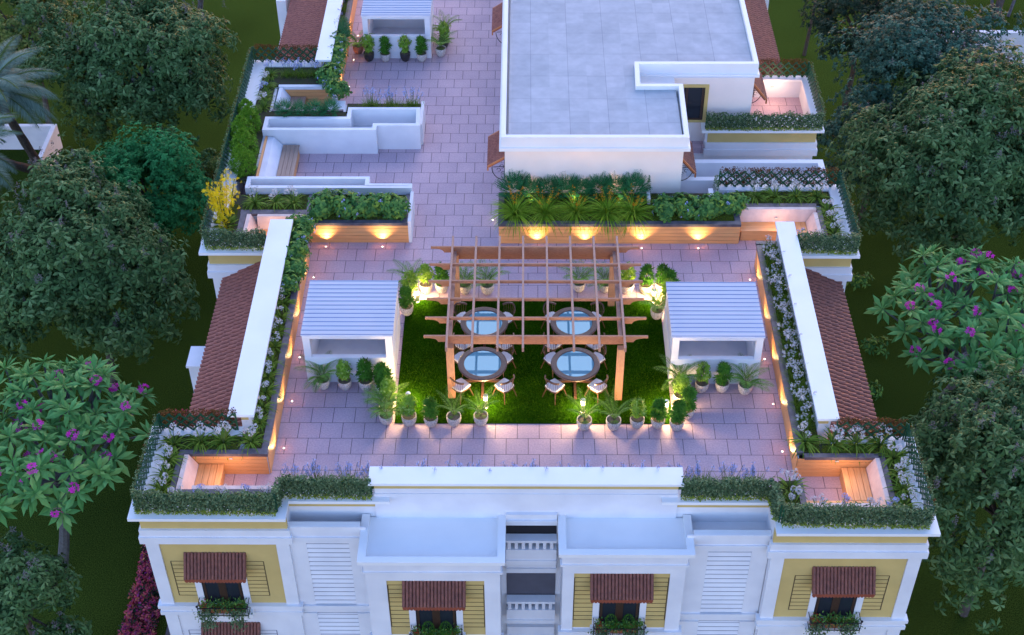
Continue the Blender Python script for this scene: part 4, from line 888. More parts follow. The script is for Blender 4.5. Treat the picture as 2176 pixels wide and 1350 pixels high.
def make_spiky():
    T = proto('spiky_grass', 'plant', None); c = MB(); c.mat(M['l_spiky']); n = 320; d = ring_dirs(n, .55, .5); d[:, 2] = np.abs(d[:, 2])
    scatter(c, T_strap(.030, 5, 1.5), d*.03*[1, 1, 0], basis(d, roll=.15), NR.uniform(.34, .58, n)); c.build('leaves', T, local=True)
    c = MB(); c.mat(M['f_orange'])
    for k in range(6):
        a = NR.uniform(0, 2*PI); r_ = NR.uniform(.05, .28); hh = NR.uniform(.35, .55); n = 16; t = NR.uniform(0, 1, n)
        P_ = np.stack([r_*math.cos(a)*(.7+.3*t)+NR.normal(0, .012, n), r_*math.sin(a)*(.7+.3*t)+NR.normal(0, .012, n), hh*(.65+.4*t)], 1); scatter(c, LF, P_, basis(sph(n, .5)), .035)
    c.build('flower_spike', T, local=True); return Proto(T)
def make_feather():
    T = proto('feathery_bush', 'shrub', None); c = MB(); c.mat(M['l_feather']); n = 130; d = sph(n, .35); P_ = d*NR.uniform(.5, 1, n)[:, None]*np.array([.30, .20, .26]); P_[:, 2] += .22
    # each frond: a row of narrow leaflets
    ax = d+np.array([0, 0, .5]); ax /= np.linalg.norm(ax, axis=1, keepdims=True); side = np.cross(ax, np.array([0, 0, 1.])); side /= np.linalg.norm(side, axis=1, keepdims=True)+1e-6
    for k in range(7):
        for sg in (-1, 1): scatter(c, LFN, P_+ax*(.03*k), basis(ax*.6+side*sg, ax*.2+np.array([0, 0, 1.]), .2), .085*(1-k*.07))
    c.build('leaves', T, local=True); return Proto(T)
def make_conifer(h=.95, r_=.26):
    T = proto('conifer', 'shrub', None); c = MB(); c.mat(M['l_conifer']); n = 420; t = NR.random(n)**.8; a = NR.uniform(0, 2*PI, n); rr = r_*np.sin(np.clip(t*.93+.1, 0, 1)*PI)**.75*NR.uniform(.6, 1.08, n)
    P_ = np.stack([rr*np.cos(a), rr*np.sin(a), t*h], 1); d = np.stack([np.cos(a), np.sin(a), np.full(n, .9)], 1)
    rosettes(c, LFN, P_, d, 6, .085, jit=.35, lift=.9); c.build('foliage', T, local=True)
    c = MB(); c.tube([(0, 0, 0), (0, 0, h*.8)], .02, 5); c.build('trunk', T, M['bark'], local=True); return Proto(T)
def make_yellow():
    T = proto('yellow_flowering_shrub', 'flowering plant', None); c = MB(); c.mat(M['stem']); tops = []
    for k in range(15):
        a = NR.uniform(0, 2*PI); r_ = NR.uniform(.1, .50); hh = NR.uniform(.35, 1.25); p = (r_*math.cos(a), r_*math.sin(a)*.9, hh); c.tube([(0, 0, 0), (p[0]*.6, p[1]*.6, hh*.5), p], .008, 4); tops.append((p, hh))
    c.build('stem', T, local=True); c = MB(); c.mat(M['f_yellow'])
    for p, hh in tops:
        n = 60; t = NR.uniform(.35, 1.03, n); P_ = np.array(p)*t[:, None]+NR.normal(0, .055, (n, 3)); d = sph(n, .4); scatter(c, STAR, P_, basis(NR.normal(size=(n, 3)), d), NR.uniform(.025, .045, n))
    c.build('flowers', T, local=True)
    c = MB(); c.mat(M['l_strap']); n = 60; d = ring_dirs(n, .6, .3); scatter(c, LFN, d*.1, basis(d), .22); c.build('leaves', T, local=True); return Proto(T)

lil = [make_lily(0, 3), make_lily(1, 4), make_lily(2, 5)]
lilb = [make_lily(3, 5, 'f_white', .40), make_lily(4, 4, 'f_blue', .45)]
def put_row(protos, pts, z, group, fmt, cat=None, sc_=(.9, 1.1), rot=6.28, rz0=0):
    n = len(pts); W_ = ['first', 'second', 'third', 'fourth', 'fifth', 'sixth', 'seventh', 'eighth', 'ninth', 'tenth', 'eleventh', 'twelfth', 'thirteenth', 'fourteenth', 'fifteenth']
    for i, (x_, y_) in enumerate(pts):
        w_ = W_[i] if i < len(W_) else 'number %d' % i
        o = protos[i % len(protos)].put((x_, y_, z), rz0+R.uniform(-rot, rot), fmt % w_, group, R.uniform(*sc_)*K_)
E_GS = 7; ZS = .75; K_ = 1.42
G_L = 'white lilies in the planters'
put_row(lil, [(-9.25, 25.42), (-9.28, 24.85), (-9.26, 24.3), (-9.25, 23.8)], ZS, G_L, 'white lily clump, %s from the back on the outer strip of front left corner', sc_=(.95, 1.15))
put_row(lil, [(-8.55, 25.50), (-7.95, 25.50), (-7.22, 25.50)], ZS, G_L, 'white lily clump on yellow-green moss, %s from the left behind the front left bench', sc_=(1.0, 1.15))
put_row(lilb, [(-8.8, 23.50), (-8.2, 23.50), (-7.6, 23.50), (-7.0, 23.50), (-6.5, 23.55)], ZS-.12, 'pale lilies behind the front ivy hedge on the left', 'pale lily clump behind the front left ivy hedge, %s from the left', sc_=(.85, 1.0))
put_row(lil, [(-7.08, y) for y in (31.05, 30.45, 29.8, 29.2, 28.55, 27.95, 27.35, 26.78, 26.2)], ZS, 'white lilies along the left parapet', 'white lily clump in the left side planter, %s counting from the back', sc_=(.85, 1.0))
put_row(lil, [(7.42, 25.55), (8.14, 25.48), (8.75, 25.48), (9.38, 25.46)], ZS, G_L, 'white lily clump, %s from the left behind the front right bench', sc_=(1.0, 1.15))
put_row(lil, [(9.66, 25.0), (9.68, 24.45), (9.67, 23.9), (9.60, 23.35)], ZS, G_L, 'white lily clump, %s from the back on the outer strip of the front right corner', sc_=(1.0, 1.15))
put_row(lilb, [(7.4, 23.25), (8.05, 23.2), (8.75, 23.2), (9.2, 23.15)], ZS-.14, 'pale lilies behind the front ivy hedge on the right', 'pale lily clump behind the front right ivy hedge, %s from the left', sc_=(.85, 1.0))
put_row([lilb[0]], [(6.80, 23.95), (6.8, 23.4)], ZS-.1, 'pale lilies behind the front ivy hedge on the right', 'blue-white lily clump on the dark coping beside the front right steps, %s from the back', sc_=(1.0, 1.1))
put_row(lil, [(-8.62, 35.95), (-7.97, 35.95), (-7.37, 35.95)], ZS, G_L, 'white lily clump, %s from the left in the middle left corner planter', sc_=(1.0, 1.1))
put_row(lilb, [(-8.3, 34.0), (-7.7, 34.05)], ZS-.1, G_L, 'small pale lily clump behind the hedge of the middle left corner, %s from left', sc_=(.7, .8))
put_row(lil, [(7.42, 36.3), (8.05, 36.3), (8.72, 36.3), (9.40, 36.3)], ZS, G_L, 'white lily clump, %s from the left in front of the red-leaved lattice', sc_=(1.0, 1.1))
put_row(lil, [(9.62, 35.55), (9.65, 34.95), (9.62, 34.35)], ZS, G_L, 'white lily clump, %s from the back on the outer strip of the middle right corner', sc_=(1.0, 1.1))
put_row(lilb, [(9.05, 33.95), (8.5, 33.95)], ZS-.1, G_L, 'pale lily clump behind the dark ivy hedge, %s from the right', sc_=(.8, .9))
K_ = 1.25
put_row([lilb[1], lilb[0]], [(-9.15, 43.5), (-9.18, 42.8), (-9.15, 42.1), (-9.1, 41.4)], ZS, 'blue-white lilies of the far left planter', 'blue-white lily clump, %s from the back in the far left planter', sc_=(1.0, 1.2))
# pale blue flowering grasses
K_ = 1.35
bg = [make_bluegrass('f_blue', .26, .55, 260, 13), make_bluegrass('f_blue', .26, .62, 260, 14)]; wg = [make_bluegrass('f_white', .24, .36, 320, 13), make_bluegrass('f_white', .24, .42, 320, 15)]
put_row(bg, [(-5.95+i*.70, 24.16) for i in range(18)], .52, 'blue flowering grasses behind the front coping', 'thin grass tuft with blue flowers behind the front coping, %s from left', sc_=(.85, 1.0), rot=.25)
put_row(wg, [(7.52, y) for y in (33.45, 32.85, 32.25, 31.65, 31.05, 30.45, 29.85, 29.25, 28.65, 28.05, 27.45, 26.85, 26.25)], ZS, 'pale flowering grasses along the right parapet', 'grass tuft with pale lilac flowers in the right side planter, %s from the back', sc_=(.85, 1.0), rot=.3, rz0=PI/2)
put_row(bg, [(-5.35, 41.5), (-4.6, 41.5), (-3.95, 41.5)], ZS, 'blue grasses above the stepped parapet', 'blue flowering grass tuft above the stepped light well, %s from the left', sc_=(.8, .95), rot=.3)
put_row(bg, [(-8.5, 43.5), (-8.0, 43.5), (-7.5, 43.5)], ZS, 'blue grasses in the far left planter', 'dark grass tuft with blue flowers behind the small sunken bench, %s from the left', sc_=(.7, .8), rot=.3)
put_row(bg, [(-6.97, y) for y in (46.4, 47.3, 48.2, 49.1)], ZS, 'blue grasses beside the far parapet', 'dark grass tuft with blue flowers beside the far parapet, %s from the front', sc_=(.65, .75), rot=.3, rz0=PI/2)
# leafy shrubs
K_ = 1.3
sh = [make_shrub(), make_shrub()]; 
put_row(sh, [(-6.35, 35.5), (-5.60, 35.5), (-4.85, 35.5), (-4.15, 35.5)], ZS-.05, 'leafy shrubs of the long left planter', 'leafy green shrub, %s from the left in the planter above the two lit scallops', sc_=(1.12, 1.25))
put_row(sh, [(-6.98, 34.55), (-7.0, 33.85), (-7.0, 33.15), (-7.0, 32.45), (-7.03, 31.8)], ZS-.05, 'leafy shrubs spilling over the left side planter', 'leafy shrub with pale blue flowers in the left side planter, %s from the back', sc_=(.95, 1.05))
put_row(sh, [(4.45, 35.5), (5.15, 35.5), (5.9, 35.5), (6.55, 35.7)], ZS-.08, 'leafy shrubs at the right end of the long planter', 'leafy shrub right of the spiky grasses, %s from the left', sc_=(1.05, 1.2))
put_row(sh, [(-6.65, 42.35), (-6.95, 43.2), (-6.9, 43.9), (-6.9, 44.6), (-6.9, 45.3)], ZS, 'dense shrubs of the far left side planter', 'dense leafy shrub at the far left side planter, %s from the front', sc_=(1.0, 1.15))
fe = [make_feather(), make_feather()]; K_ = 1.25
put_row(fe, [(-.3, 36.25), (.2, 36.2), (.75, 36.3), (1.3, 36.25), (1.85, 36.2), (2.4, 36.3), (2.95, 36.25), (3.5, 36.2)], ZS, 'feathery bushes against the rooftop room', 'feathery dark green bush against the wall of the rooftop room, %s from the left', sc_=(1.0, 1.35))
K_ = 1.0
put_row(fe, [(-8.3, 40.92), (-7.75, 40.92), (-7.2, 40.92), (-6.7, 41.0)], ZS, 'feathery bushes by the stepped parapet', 'feathery green bush behind the stepped light well, %s from the left', sc_=(1.0, 1.15))
put_row(fe, [(-6.75, 45.9), (-6.8, 46.5)], ZS, 'feathery bushes at the far planter', 'feathery bush at the far left side planter, %s from the front', sc_=(1.0, 1.15))
sp = [make_spiky(), make_spiky()]; K_ = 1.75
put_row(sp, [(-.28, 35.38), (.66, 35.38), (1.62, 35.4), (2.62, 35.38), (3.42, 35.38)], ZS, 'spiky grasses with orange flowers', 'spiky arching grass clump with orange flowers, %s from the left in the longest planter', sc_=(.95, 1.05))
cf = make_conifer(); K_ = 1
for (x_, y_, s_, w_) in ((-9.55, 40.75, 1.0, 'farthest'), (-9.38, 40.1, 1.1, 'second farthest'), (-9.5, 39.35, 1.2, 'third'), (-9.3, 38.5, 1.25, 'fourth'), (-9.25, 37.7, 1.2, 'nearest')):
    cf.put((x_, y_, .45), R.uniform(0, 6), 'bright green conifer on the left ledge, %s of the row of five' % w_, 'conifers on the left ledge', (s_*1.3, s_*1.3, s_*1.15))
c = MB(); c.mat(M['l_hedge']); n = 260; t = NR.random(n); a = NR.uniform(0, 6.28, n); rr = .07*(1-t*.8)
scatter(c, LFW, np.stack([3.97+rr*np.cos(a), 36.3+rr*np.sin(a), .76+t*.85], 1), basis(sph(n, .3), roll=.5), .05); o = c.build('slim_cypress'); tag(o, 'slim pointed evergreen between the feathery bushes and the leafy shrubs', 'shrub')
c = MB(); c.mat(M['l_hedge']); n = 260; t = NR.random(n); a = NR.uniform(0, 6.28, n); rr = .09*(1-t*.5)
scatter(c, LFW, np.stack([6.16+rr*np.cos(a), 36.6+rr*np.sin(a), .80+t*.6], 1), basis(sph(n, .3), roll=.5), .05); o = c.build('slim_cypress'); tag(o, 'slim evergreen at the left end of the red-leaved lattice', 'shrub')
make_yellow().put((-9.38, 34.75, .72), 0, 'tall bright yellow flowering shrub at the middle left corner', None, (1.6, 1.75, 1.6))
# moss between the lilies
c = MB(); c.mat(M['moss']); areas = [(-9.4, -9.08, 23.4, 25.7), (-9.0, -7.5, 25.45, 25.7), (9.45, 9.78, 23.0, 25.4), (7.85, 9.7, 25.15, 25.45), (-6.7, -3.85, 35.25, 36.35), (-.6, 6.6, 35.02, 36.4), (9.45, 9.78, 33.95, 36.5), (6.9, 9.4, 36.1, 36.55), (-8.9, -6.95, 35.85, 36.4), (-7.24, -6.92, 25.3, 31.5), (7.35, 7.78, 25.2, 33.7), (6.6, 6.98, 23.0, 24.1), (-9.05, -7.5, 25.22, 25.45), (7.8, 9.3, 25.15, 25.4), (-8.95, -6.95, 35.58, 35.85), (-6.7, -3.85, 35.05, 35.25), (6.85, 9.3, 35.95, 36.15), (3.6, 6.6, 35.02, 35.3), (-9.4, -9.1, 33.95, 35.9), (-9.35, -9.1, 23.6, 25.3)]
for x0, x1, y0, y1 in areas:
    n = int((x1-x0)*(y1-y0)*2600); P_ = np.stack([NR.uniform(x0, x1, n), NR.uniform(y0, y1, n), np.full(n, .76)], 1); d = ring_dirs(n, .9, .4); scatter(c, LFW, P_, basis(d), NR.uniform(.025, .05, n))
tag(c.build('moss'), 'yellow-green ground cover under the lilies in the planters', 'ground cover', kind='stuff')

# ------------------------------------------------------------------ potted plants
def pot_parts(T, mat, s=1.):
    c = MB(); pr = [(.0, 0), (.10, 0), (.145, .05), (.185, .15), (.20, .25), (.198, .34), (.188, .345), (.178, .335), (.176, .30)]
    c.lathe(pr, k=28); c.build('pot', T, M[mat], smooth=False, local=True)
    c = MB(); c.lathe([(.177, .305), (.10, .315), (0, .318)], k=20); c.build('soil', T, M['potsoil'], local=True)
def make_pot_sch(mat='potw'):
    T = proto('potted_schefflera', 'potted plant', None); pot_parts(T, mat); c = MB(); c.tube([(0, 0, .3), (.01, 0, .8)], .014, 5); c.tube([(0.02, .02, .3), (-.05, .03, .7)], .010, 5); c.build('stem', T, M['bark'], local=True)
    c = MB(); c.mat(M['l_sch']); n = 85; t = NR.uniform(0, 1, n); a = NR.uniform(0, 6.28, n); r_ = (.10+.13*np.sin(np.clip(t*1.1, 0, 1)*PI))*NR.uniform(.5, 1.05, n)
    P_ = np.stack([r_*np.cos(a), r_*np.sin(a), .46+t*.60], 1); rosettes(c, LFW, P_, np.stack([np.cos(a), np.sin(a), np.full(n, .7)], 1), 5, .105, lift=.1, jit=.4); c.build('leaves', T, local=True); return Proto(T)
def make_pot_drac(mat='potw'):
    T = proto('potted_dracaena', 'potted plant', None); pot_parts(T, mat); c = MB(); c.tube([(0, 0, .3), (0, 0, .85)], .014, 5); c.build('stem', T, M['bark'], local=True)
    c = MB(); c.mat(M['l_drac']); n = 56; t = NR.uniform(0, 1, n); a = NR.uniform(0, 6.28, n); r_ = .20*np.sin(np.clip(.15+t*.8, 0, 1)*PI)**.7*NR.uniform(.4, 1., n)
    P_ = np.stack([r_*np.cos(a), r_*np.sin(a), .42+t*.58], 1); rosettes(c, T_leaf(.26, .05, .2, .45), P_, np.stack([np.cos(a), np.sin(a), np.full(n, 1.1)], 1), 9, .155, lift=.5, jit=.25); c.build('leaves', T, local=True); return Proto(T)
def frond(mb, p0, az, el, L_, bend, leaf, wl, n=16, mat=None):
    p = np.array(p0, float); pts = [p.copy()]; e = el; dirs = []
    for k in range(n):
        d = np.array([math.cos(az)*math.cos(e), math.sin(az)*math.cos(e), math.sin(e)]); p = p+d*L_/n; pts.append(p.copy()); dirs.append(d); e -= bend/n
    pts_a = np.array(pts[1:]); D = np.array(dirs); side = np.array([-math.sin(az), math.cos(az), 0.])
    k0 = int(n*.15); sel = slice(k0, n); q = np.arange(n)/n; ln = leaf*np.sin(np.clip(.25+q*.8, 0, 1)*PI)**.6
    for sg in (-1, 1):
        dd = D*.75+side*sg+np.array([0, 0, -.12]); scatter(mb, wl, pts_a[sel], basis(dd[sel], roll=.2), np.maximum(ln[sel], .02))
    return pts
def make_pot_palm(mat='potw', nf=9, thin=False):
    T = proto('potted_palm', 'potted plant', None); pot_parts(T, mat); c = MB(); c.mat(M['l_areca']); st = MB()
    for k in range(nf):
        az = 2*PI*k/nf+NR.uniform(-.3, .3); el = NR.uniform(.95, 1.35) if not thin else NR.uniform(1.3, 1.52)
        pts = frond(c, (NR.normal(0, .02), NR.normal(0, .02), .32), az, el, NR.uniform(.8, 1.05), 1.45 if not thin else 1.1, .20 if not thin else .14, T_leaf(.13, .02, .1, .4), 26)
        st.tube(pts[::3], .006, 4)
    for k in range(7): frond(c, (0, 0, .31), NR.uniform(0, 6.28), .5, .2, 1.2, .07, T_leaf(.14, .02, .1, .4), 10)
    c.build('fronds', T, local=True); st.build('stem', T, M['stem'], local=True); return Proto(T)
SW, SD_, DW, PW, PG = make_pot_sch(), make_pot_sch('potd'), make_pot_drac(), make_pot_palm(), make_pot_palm('potw', 7, True); PT = make_pot_palm('pott', 9)
S_n, D_n, P_n, G_n = 'white pot with a lime-leaved schefflera', 'white pot with dark green dracaena', 'white pot with a feathery palm', 'white pot with a thin upright palm'
g1 = 'potted plants in front of the terrace lawn'; g2 = 'potted plants along the back of the lawn'; g3 = 'potted plants at the left skylight shaft'; g4 = 'potted plants at the right skylight shaft'; g5 = 'potted plants at the far skylight shaft'
pots = [(PW, -3.78, 26.96, g1, P_n+' at the left end of the front row'), (SW, -3.15, 26.92, g1, S_n+', second in the front row, by a bollard lamp'), (DW, -2.55, 26.88, g1, D_n+', third in the front row'),
 (PG, -1.92, 26.92, g1, G_n+', at the foot of the left pergola post'), (PG, -1.18, 26.94, g1, G_n+', in front of the left bollard lamp and table'), (PG, 1.65, 26.78, g1, G_n+', in front of the right bollard lamp and table'),
 (PG, 2.45, 26.78, g1, G_n+', at the foot of the right pergola post'), (SW, 3.10, 26.85, g1, S_n+', third from the right end of the front row'), (DW, 3.67, 26.85, g1, D_n+', second from the right end of the front row'), (DW, 4.18, 26.76, g1, D_n+' at the right end of the front row'),
 (DW, 4.50, 27.22, g4, D_n+', directly behind the rightmost front pot'), (SW, 4.36, 27.77, g4, 'white pot with a yellowish schefflera, between dracaena and palm right of the lawn'), (PW, 4.36, 28.24, g4, P_n+', leftmost in front of the right skylight shaft'),
 (SW, 5.0, 28.26, g4, S_n+', second along the front of the right skylight shaft'), (DW, 5.57, 28.26, g4, D_n+', third along the front of the right skylight shaft'), (PW, 6.21, 28.17, g4, P_n+', rightmost in front of the right skylight shaft'),
 (PW, -5.67, 28.34, g3, P_n+', leftmost in front of the left skylight shaft'), (SW, -5.05, 28.32, g3, S_n+', second along the front of the left skylight shaft'), (DW, -4.45, 28.30, g3, D_n+', third along the front of the left skylight shaft'), (DW, -4.0, 28.22, g3, D_n+', fourth along the front of the left skylight shaft'),
 (DW, -3.85, 27.92, g3, D_n+', in front of the left skylight shaft corner'), (SW, -3.76, 27.58, g3, S_n+', lit yellow by the bollard left of the lawn'), (PW, -3.80, 27.28, g3, P_n+', behind the leftmost front pot'),
 (PW, -3.42, 32.52, g2, P_n+', leftmost behind the lawn'), (SW, -3.42, 32.08, g2, S_n+', in the column behind the left skylight roof'), (DW, -3.50, 31.45, g2, D_n+', beside the back of the left skylight roof'),
 (SW, -2.98, 32.50, g2, 'white pot with a brightly lit lime schefflera, behind the back left bollard lamp'), (DW, -2.50, 32.52, g2, D_n+', left of the pergola at the back'), (PW, -1.80, 32.48, g2, P_n+', left one of the left pair behind the pergola'), (PW, -1.12, 32.46, g2, P_n+', right one of the left pair behind the pergola'),
 (PW, 1.67, 32.57, g2, P_n+', left one of the right pair behind the pergola'), (PW, 2.46, 32.55, g2, P_n+', right one of the right pair behind the pergola'), (SW, 3.13, 32.49, g2, S_n+', right of the back right pergola post'), (DW, 3.69, 32.49, g2, D_n+', left of the back right bollard lamp'),
 (DW, 4.18, 32.55, g2, D_n+', behind the back right bollard lamp'), (DW, 4.36, 32.22, g2, D_n+', nearer of two dracaenas by right skylight roof'), (SW, 4.30, 31.78, g2, S_n+', glowing beside the left edge of the right skylight roof'), (PW, 3.95, 31.30, g2, P_n+', squeezed between the lawn and the right skylight shaft'),
 (PT, -6.28, 46.35, g5, 'reddish pot with a dark palm at the left end of the far skylight shaft'), (SD_, -5.83, 45.82, g5, 'dark brown pot with a lime schefflera, left of the two dark pots'), (DW, -5.21, 45.80, g5, 'white pot with a dark dracaena between the two dark pots at the far shaft'),
 (SD_, -4.47, 45.82, g5, 'dark brown pot with a lime schefflera, right of the two dark pots'), (DW, -3.85, 45.80, g5, 'white pot with a dark dracaena at the right end of the far shaft front'), (PW, -3.15, 46.16, g5, 'white pot with a slender plant standing free, right of the far skylight shaft'), (SD_, -3.06, 46.78, g5, 'dark pot with a leafy schefflera behind the free-standing white pot'), (PW, -3.04, 47.4, g5, 'white pot with a palm, rearmost beside the far skylight shaft')]
for pr, x_, y_, g_, lb in pots:
    zz = .031 if (-3.56 < x_ < 4.1 and 26.94 < y_ < 32.1) else .001
    pr.put((x_, y_, zz), R.uniform(0, 6.28), lb, g_, R.uniform(.96, 1.06))

# ------------------------------------------------------------------ window boxes on the street front
def make_box(balls):
    T = proto('window_box', 'window box', None); c = MB(); c.mat(M['terracotta'])
    for x_ in (-.42, -.05, .32): c.box(x_-.16, x_+.16, -.10, .06, 0, .14)
    c.build('trough', T, local=True); c = MB(); W_ = .64
    for zz in (.03, .26): c.box(-W_, W_, -.20, -.185, zz, zz+.018); c.box(-W_, -W_+.015, -.2, .1, zz, zz+.018); c.box(W_-.015, W_, -.2, .1, zz, zz+.018)
    for k in range(9): x_ = -W_+.01+k*(2*W_-.02)/8; c.box(x_-.006, x_+.006, -.205, -.19, .0, .29)
    for x_ in (-W_, W_): c.lathe([(0, 0), (.028, .02), (.03, .04), (0, .07)], (x_, -.19, .29), 8)
    c.build('railing', T, M['dark'], local=True)
    c = MB(); c.mat(M['l_hedge'])
    for x0 in (-.42, .34):
        n = 380; t = NR.random(n)**1.2; P_ = np.stack([x0+NR.normal(0, .15, n)*(1-t*.35), -.17-.10*t+NR.normal(0, .04, n), .20-t*.50+NR.normal(0, .02, n)], 1); d = ring_dirs(n, .3, .4); d[:, 1] -= .5; scatter(c, LFW, P_, basis(d, roll=.5), NR.uniform(.045, .075, n))
    c.build('trailing_ivy', T, local=True); c = MB(); c.mat(M['l_strap'])
    for x0, nn in ((-.12, 40), (.14, 40), (.50, 44)): d = ring_dirs(nn, .6, .4); scatter(c, T_strap(.06, 4, 1.4), np.tile([x0, -.05, .14], (nn, 1))+d*.02, basis(d), NR.uniform(.14, .26, nn))
    c.mat(M['l_shrub'])
    n = 300; P_ = np.stack([NR.uniform(-.60, .60, n), NR.normal(-.06, .06, n), NR.uniform(.12, .34, n)], 1); scatter(c, LFW, P_, basis(sph(n, .4), roll=.5), .07)
    c.build('foliage', T, local=True)
    if balls:
        for x0 in (-.2, .24):
            c = MB(); c.mat(M['l_drac']); n = 420; d = sph(n, .05); scatter(c, LFN, d*.13+np.array([x0, -.05, .34]), basis(d+NR.normal(0, .4, (n, 3))), .045); c.build('clipped_ball', T, local=True)
    c = MB(); c.mat(M['f_red']); n = 46; P_ = np.stack([NR.normal(-.50, .06, n), NR.normal(-.07, .05, n), NR.uniform(.18, .34, n)], 1); scatter(c, STAR, P_, basis(NR.normal(size=(n, 3)), sph(n, .4)), .02); c.build('flowers', T, local=True)
    return Proto(T)
b1, b2 = make_box(False), make_box(True); gw = 'flower boxes under the street windows'
b1.put((-8.0, 22.87, -2.975), 0, 'flower box with trailing ivy on the upper window of the left corner', gw, (1.05, 1.2, 1.35)); b1.put((8.2, 22.47, -2.975), 0, 'flower box with trailing ivy on the upper window of the right corner', gw, (1.05, 1.2, 1.35))
b2.put((-2.28, 22.02, -2.975), 0, 'flower box with two clipped balls on the left bay window', gw, (1.05, 1.2, 1.3)); b2.put((2.51, 22.27, -2.975), 0, 'flower box with two clipped balls on the right bay window', gw, (1.05, 1.2, 1.3))

# ------------------------------------------------------------------ trees
def crown(c, mats, cen, rad, ncl, per, tm, size, nl=6, clr=.30, shell=.75, extra=None, lift=-.15, squash=.8):
    """clumps of leaf rosettes spread over a lumpy crown"""
    cen = np.array(cen, float); k = 0; d = sph(ncl, .12); rr = NR.uniform(shell-.35, 1.0, ncl)**.6
    lump = 1+.16*np.sin(d[:, 0]*4+d[:, 1]*3)+.12*np.sin(d[:, 2]*5+d[:, 0]*6)
    C_ = cen+d*(rr*lump)[:, None]*np.array([rad, rad, rad*squash]); up = (d[:, 2] > -.65); C_ = C_[up]; d = d[up]
    for i in range(len(C_)):
        m_ = mats[i % len(mats)] if NR.random() > .1 else mats[0]; c.mat(m_)
        e = sph(per, .25); q = NR.uniform(.55, 1., per)[:, None]; rc = rad*clr*NR.uniform(.75, 1.3)
        P_ = C_[i]+e*q*rc*np.array([1, 1, .75]); ax = e*.7+d[i]*.5+np.array([0, 0, .5]); rosettes(c, tm, P_, ax, nl, size, jit=.35, lift=lift)
        if extra and NR.random() < extra[2]:
            c.mat(extra[0]); tp = C_[i]+np.array([NR.normal(0, rc*.3), NR.normal(0, rc*.3), rc*.8]); n = 26; t = NR.random(n)
            scatter(c, LF, tp+np.stack([NR.normal(0, 1, n)*.05*(1-t), NR.normal(0, 1, n)*.05*(1-t), t*.24], 1)*extra[1], basis(sph(n, .4)), .05*extra[1])
    return C_
def trunk(c, base, top, C_, r0=.16, lim=10):
    b_ = np.array(base, float); t = np.array(top, float); mid = (b_+t)/2+np.array([.15, .1, 0]); c.tube([b_, mid, t], [r0, r0*.75, r0*.55], 8)
    for q in C_[:lim]:
        m_ = (t*.55+q*.45)+np.array([0, 0, -.1]); c.tube([t-np.array([0, 0, .3]), m_, q], [r0*.45, r0*.25, r0*.08], 5)
def tree(name, label, pos, rad, mats, ncl, per, tm, size, cat='tree', group='trees around the building', nl=6, r0=.16, extra=None, squash=.8, clr=.30, lean=(0, 0), nbr=12, zg=-10, lift=-.15, brm='bark'):
    T = thing(name, label, cat, (pos[0]+lean[0], pos[1]+lean[1], zg), group)
    c = MB(); C_ = crown(c, [M[m_] for m_ in mats], pos, rad, ncl, per, tm, size, nl, clr, extra=extra, squash=squash, lift=lift); c.build('crown', T)
    c = MB(); trunk(c, (pos[0]+lean[0], pos[1]+lean[1], zg), (pos[0], pos[1], pos[2]-rad*squash*.35), C_[:nbr], r0, nbr); c.build('trunk', T, M[brm]); return T
EX = (M['f_panicle'], 1.4, .8)
LO = T_leaf(.42, .06, .28, .68)
tree('broadleaf_tree', 'biggest dark broadleaf tree on the left, beside the left tile roof', (-15.8, 38.6, -4), 3.55, ['l_tree'], 150, 28, LO, .29, extra=EX)
tree('broadleaf_tree', 'dark broadleaf tree with small flower spikes at the upper left, left of the lattice', (-16.3, 52.0, -4), 3.5, ['l_tree'], 140, 26, LO, .29, extra=EX)
tree('broadleaf_tree', 'dark broadleaf tree in the top left corner with an olive side', (-22.5, 55.5, -4.2), 2.7, ['l_tree', 'l_treey'], 70, 20, LO, .25, extra=EX)
tree('broadleaf_tree', 'olive leafed small tree beside the long dark lattice at the upper left', (-12.6, 47.0, -6.3), 1.5, ['l_treey', 'l_tree'], 34, 20, LO, .22, r0=.08)
tree('broadleaf_tree', 'emerald fine-leaved tree between the two dark trees on the left', (-14.7, 44.3, -4.7), 2.5, ['l_bright'], 120, 34, LFW, .17)
tree('broadleaf_tree', 'dark broadleaf tree in the bottom left corner', (-14.5, 24.5, -4.6), 1.75, ['l_tree'], 46, 22, LO, .23, extra=EX)
tree('broadleaf_tree', 'huge dark broadleaf tree at the upper right in front of the blue-green tree', (17.2, 44.4, -3.7), 4.2, ['l_tree'], 190, 28, LO, .29, extra=EX)
tree('broadleaf_tree', 'dark broadleaf tree along the lower right edge, behind the pink flowers', (14.4, 28.0, -3.7), 3.15, ['l_tree'], 150, 28, LO, .26, extra=EX, squash=1.0)
tree('fine_leaved_tree', 'blue-green fine-leaved tree in the upper right, in front of the white wall', (17.0, 51.6, -3.9), 3.5, ['l_teal'], 170, 34, LFW, .17)
tree('fine_leaved_tree', 'small blue-green tree below the large blue-green one', (14.6, 48.6, -5.2), 2.1, ['l_teal'], 70, 26, LFW, .15)
tree('fine_leaved_tree', 'near black round tree at the top right, left of the blue-green tree', (15.4, 57.4, -5), 2.2, ['l_dark'], 80, 26, LFW, .15)
tree('slender_tree', 'slender young tree with a bare trunk on the lawn at the top right', (14.3, 62.4, -4.4), 1.0, ['l_dark', 'l_bright'], 22, 20, LFW, .13, r0=.10, lean=(0, .3), squash=.7)
tree('fine_leaved_tree', 'dark tree showing at the left edge behind the big broadleaf tree', (-21.5, 41.5, -6.5), 2.4, ['l_treey'], 50, 20, LO, .22)
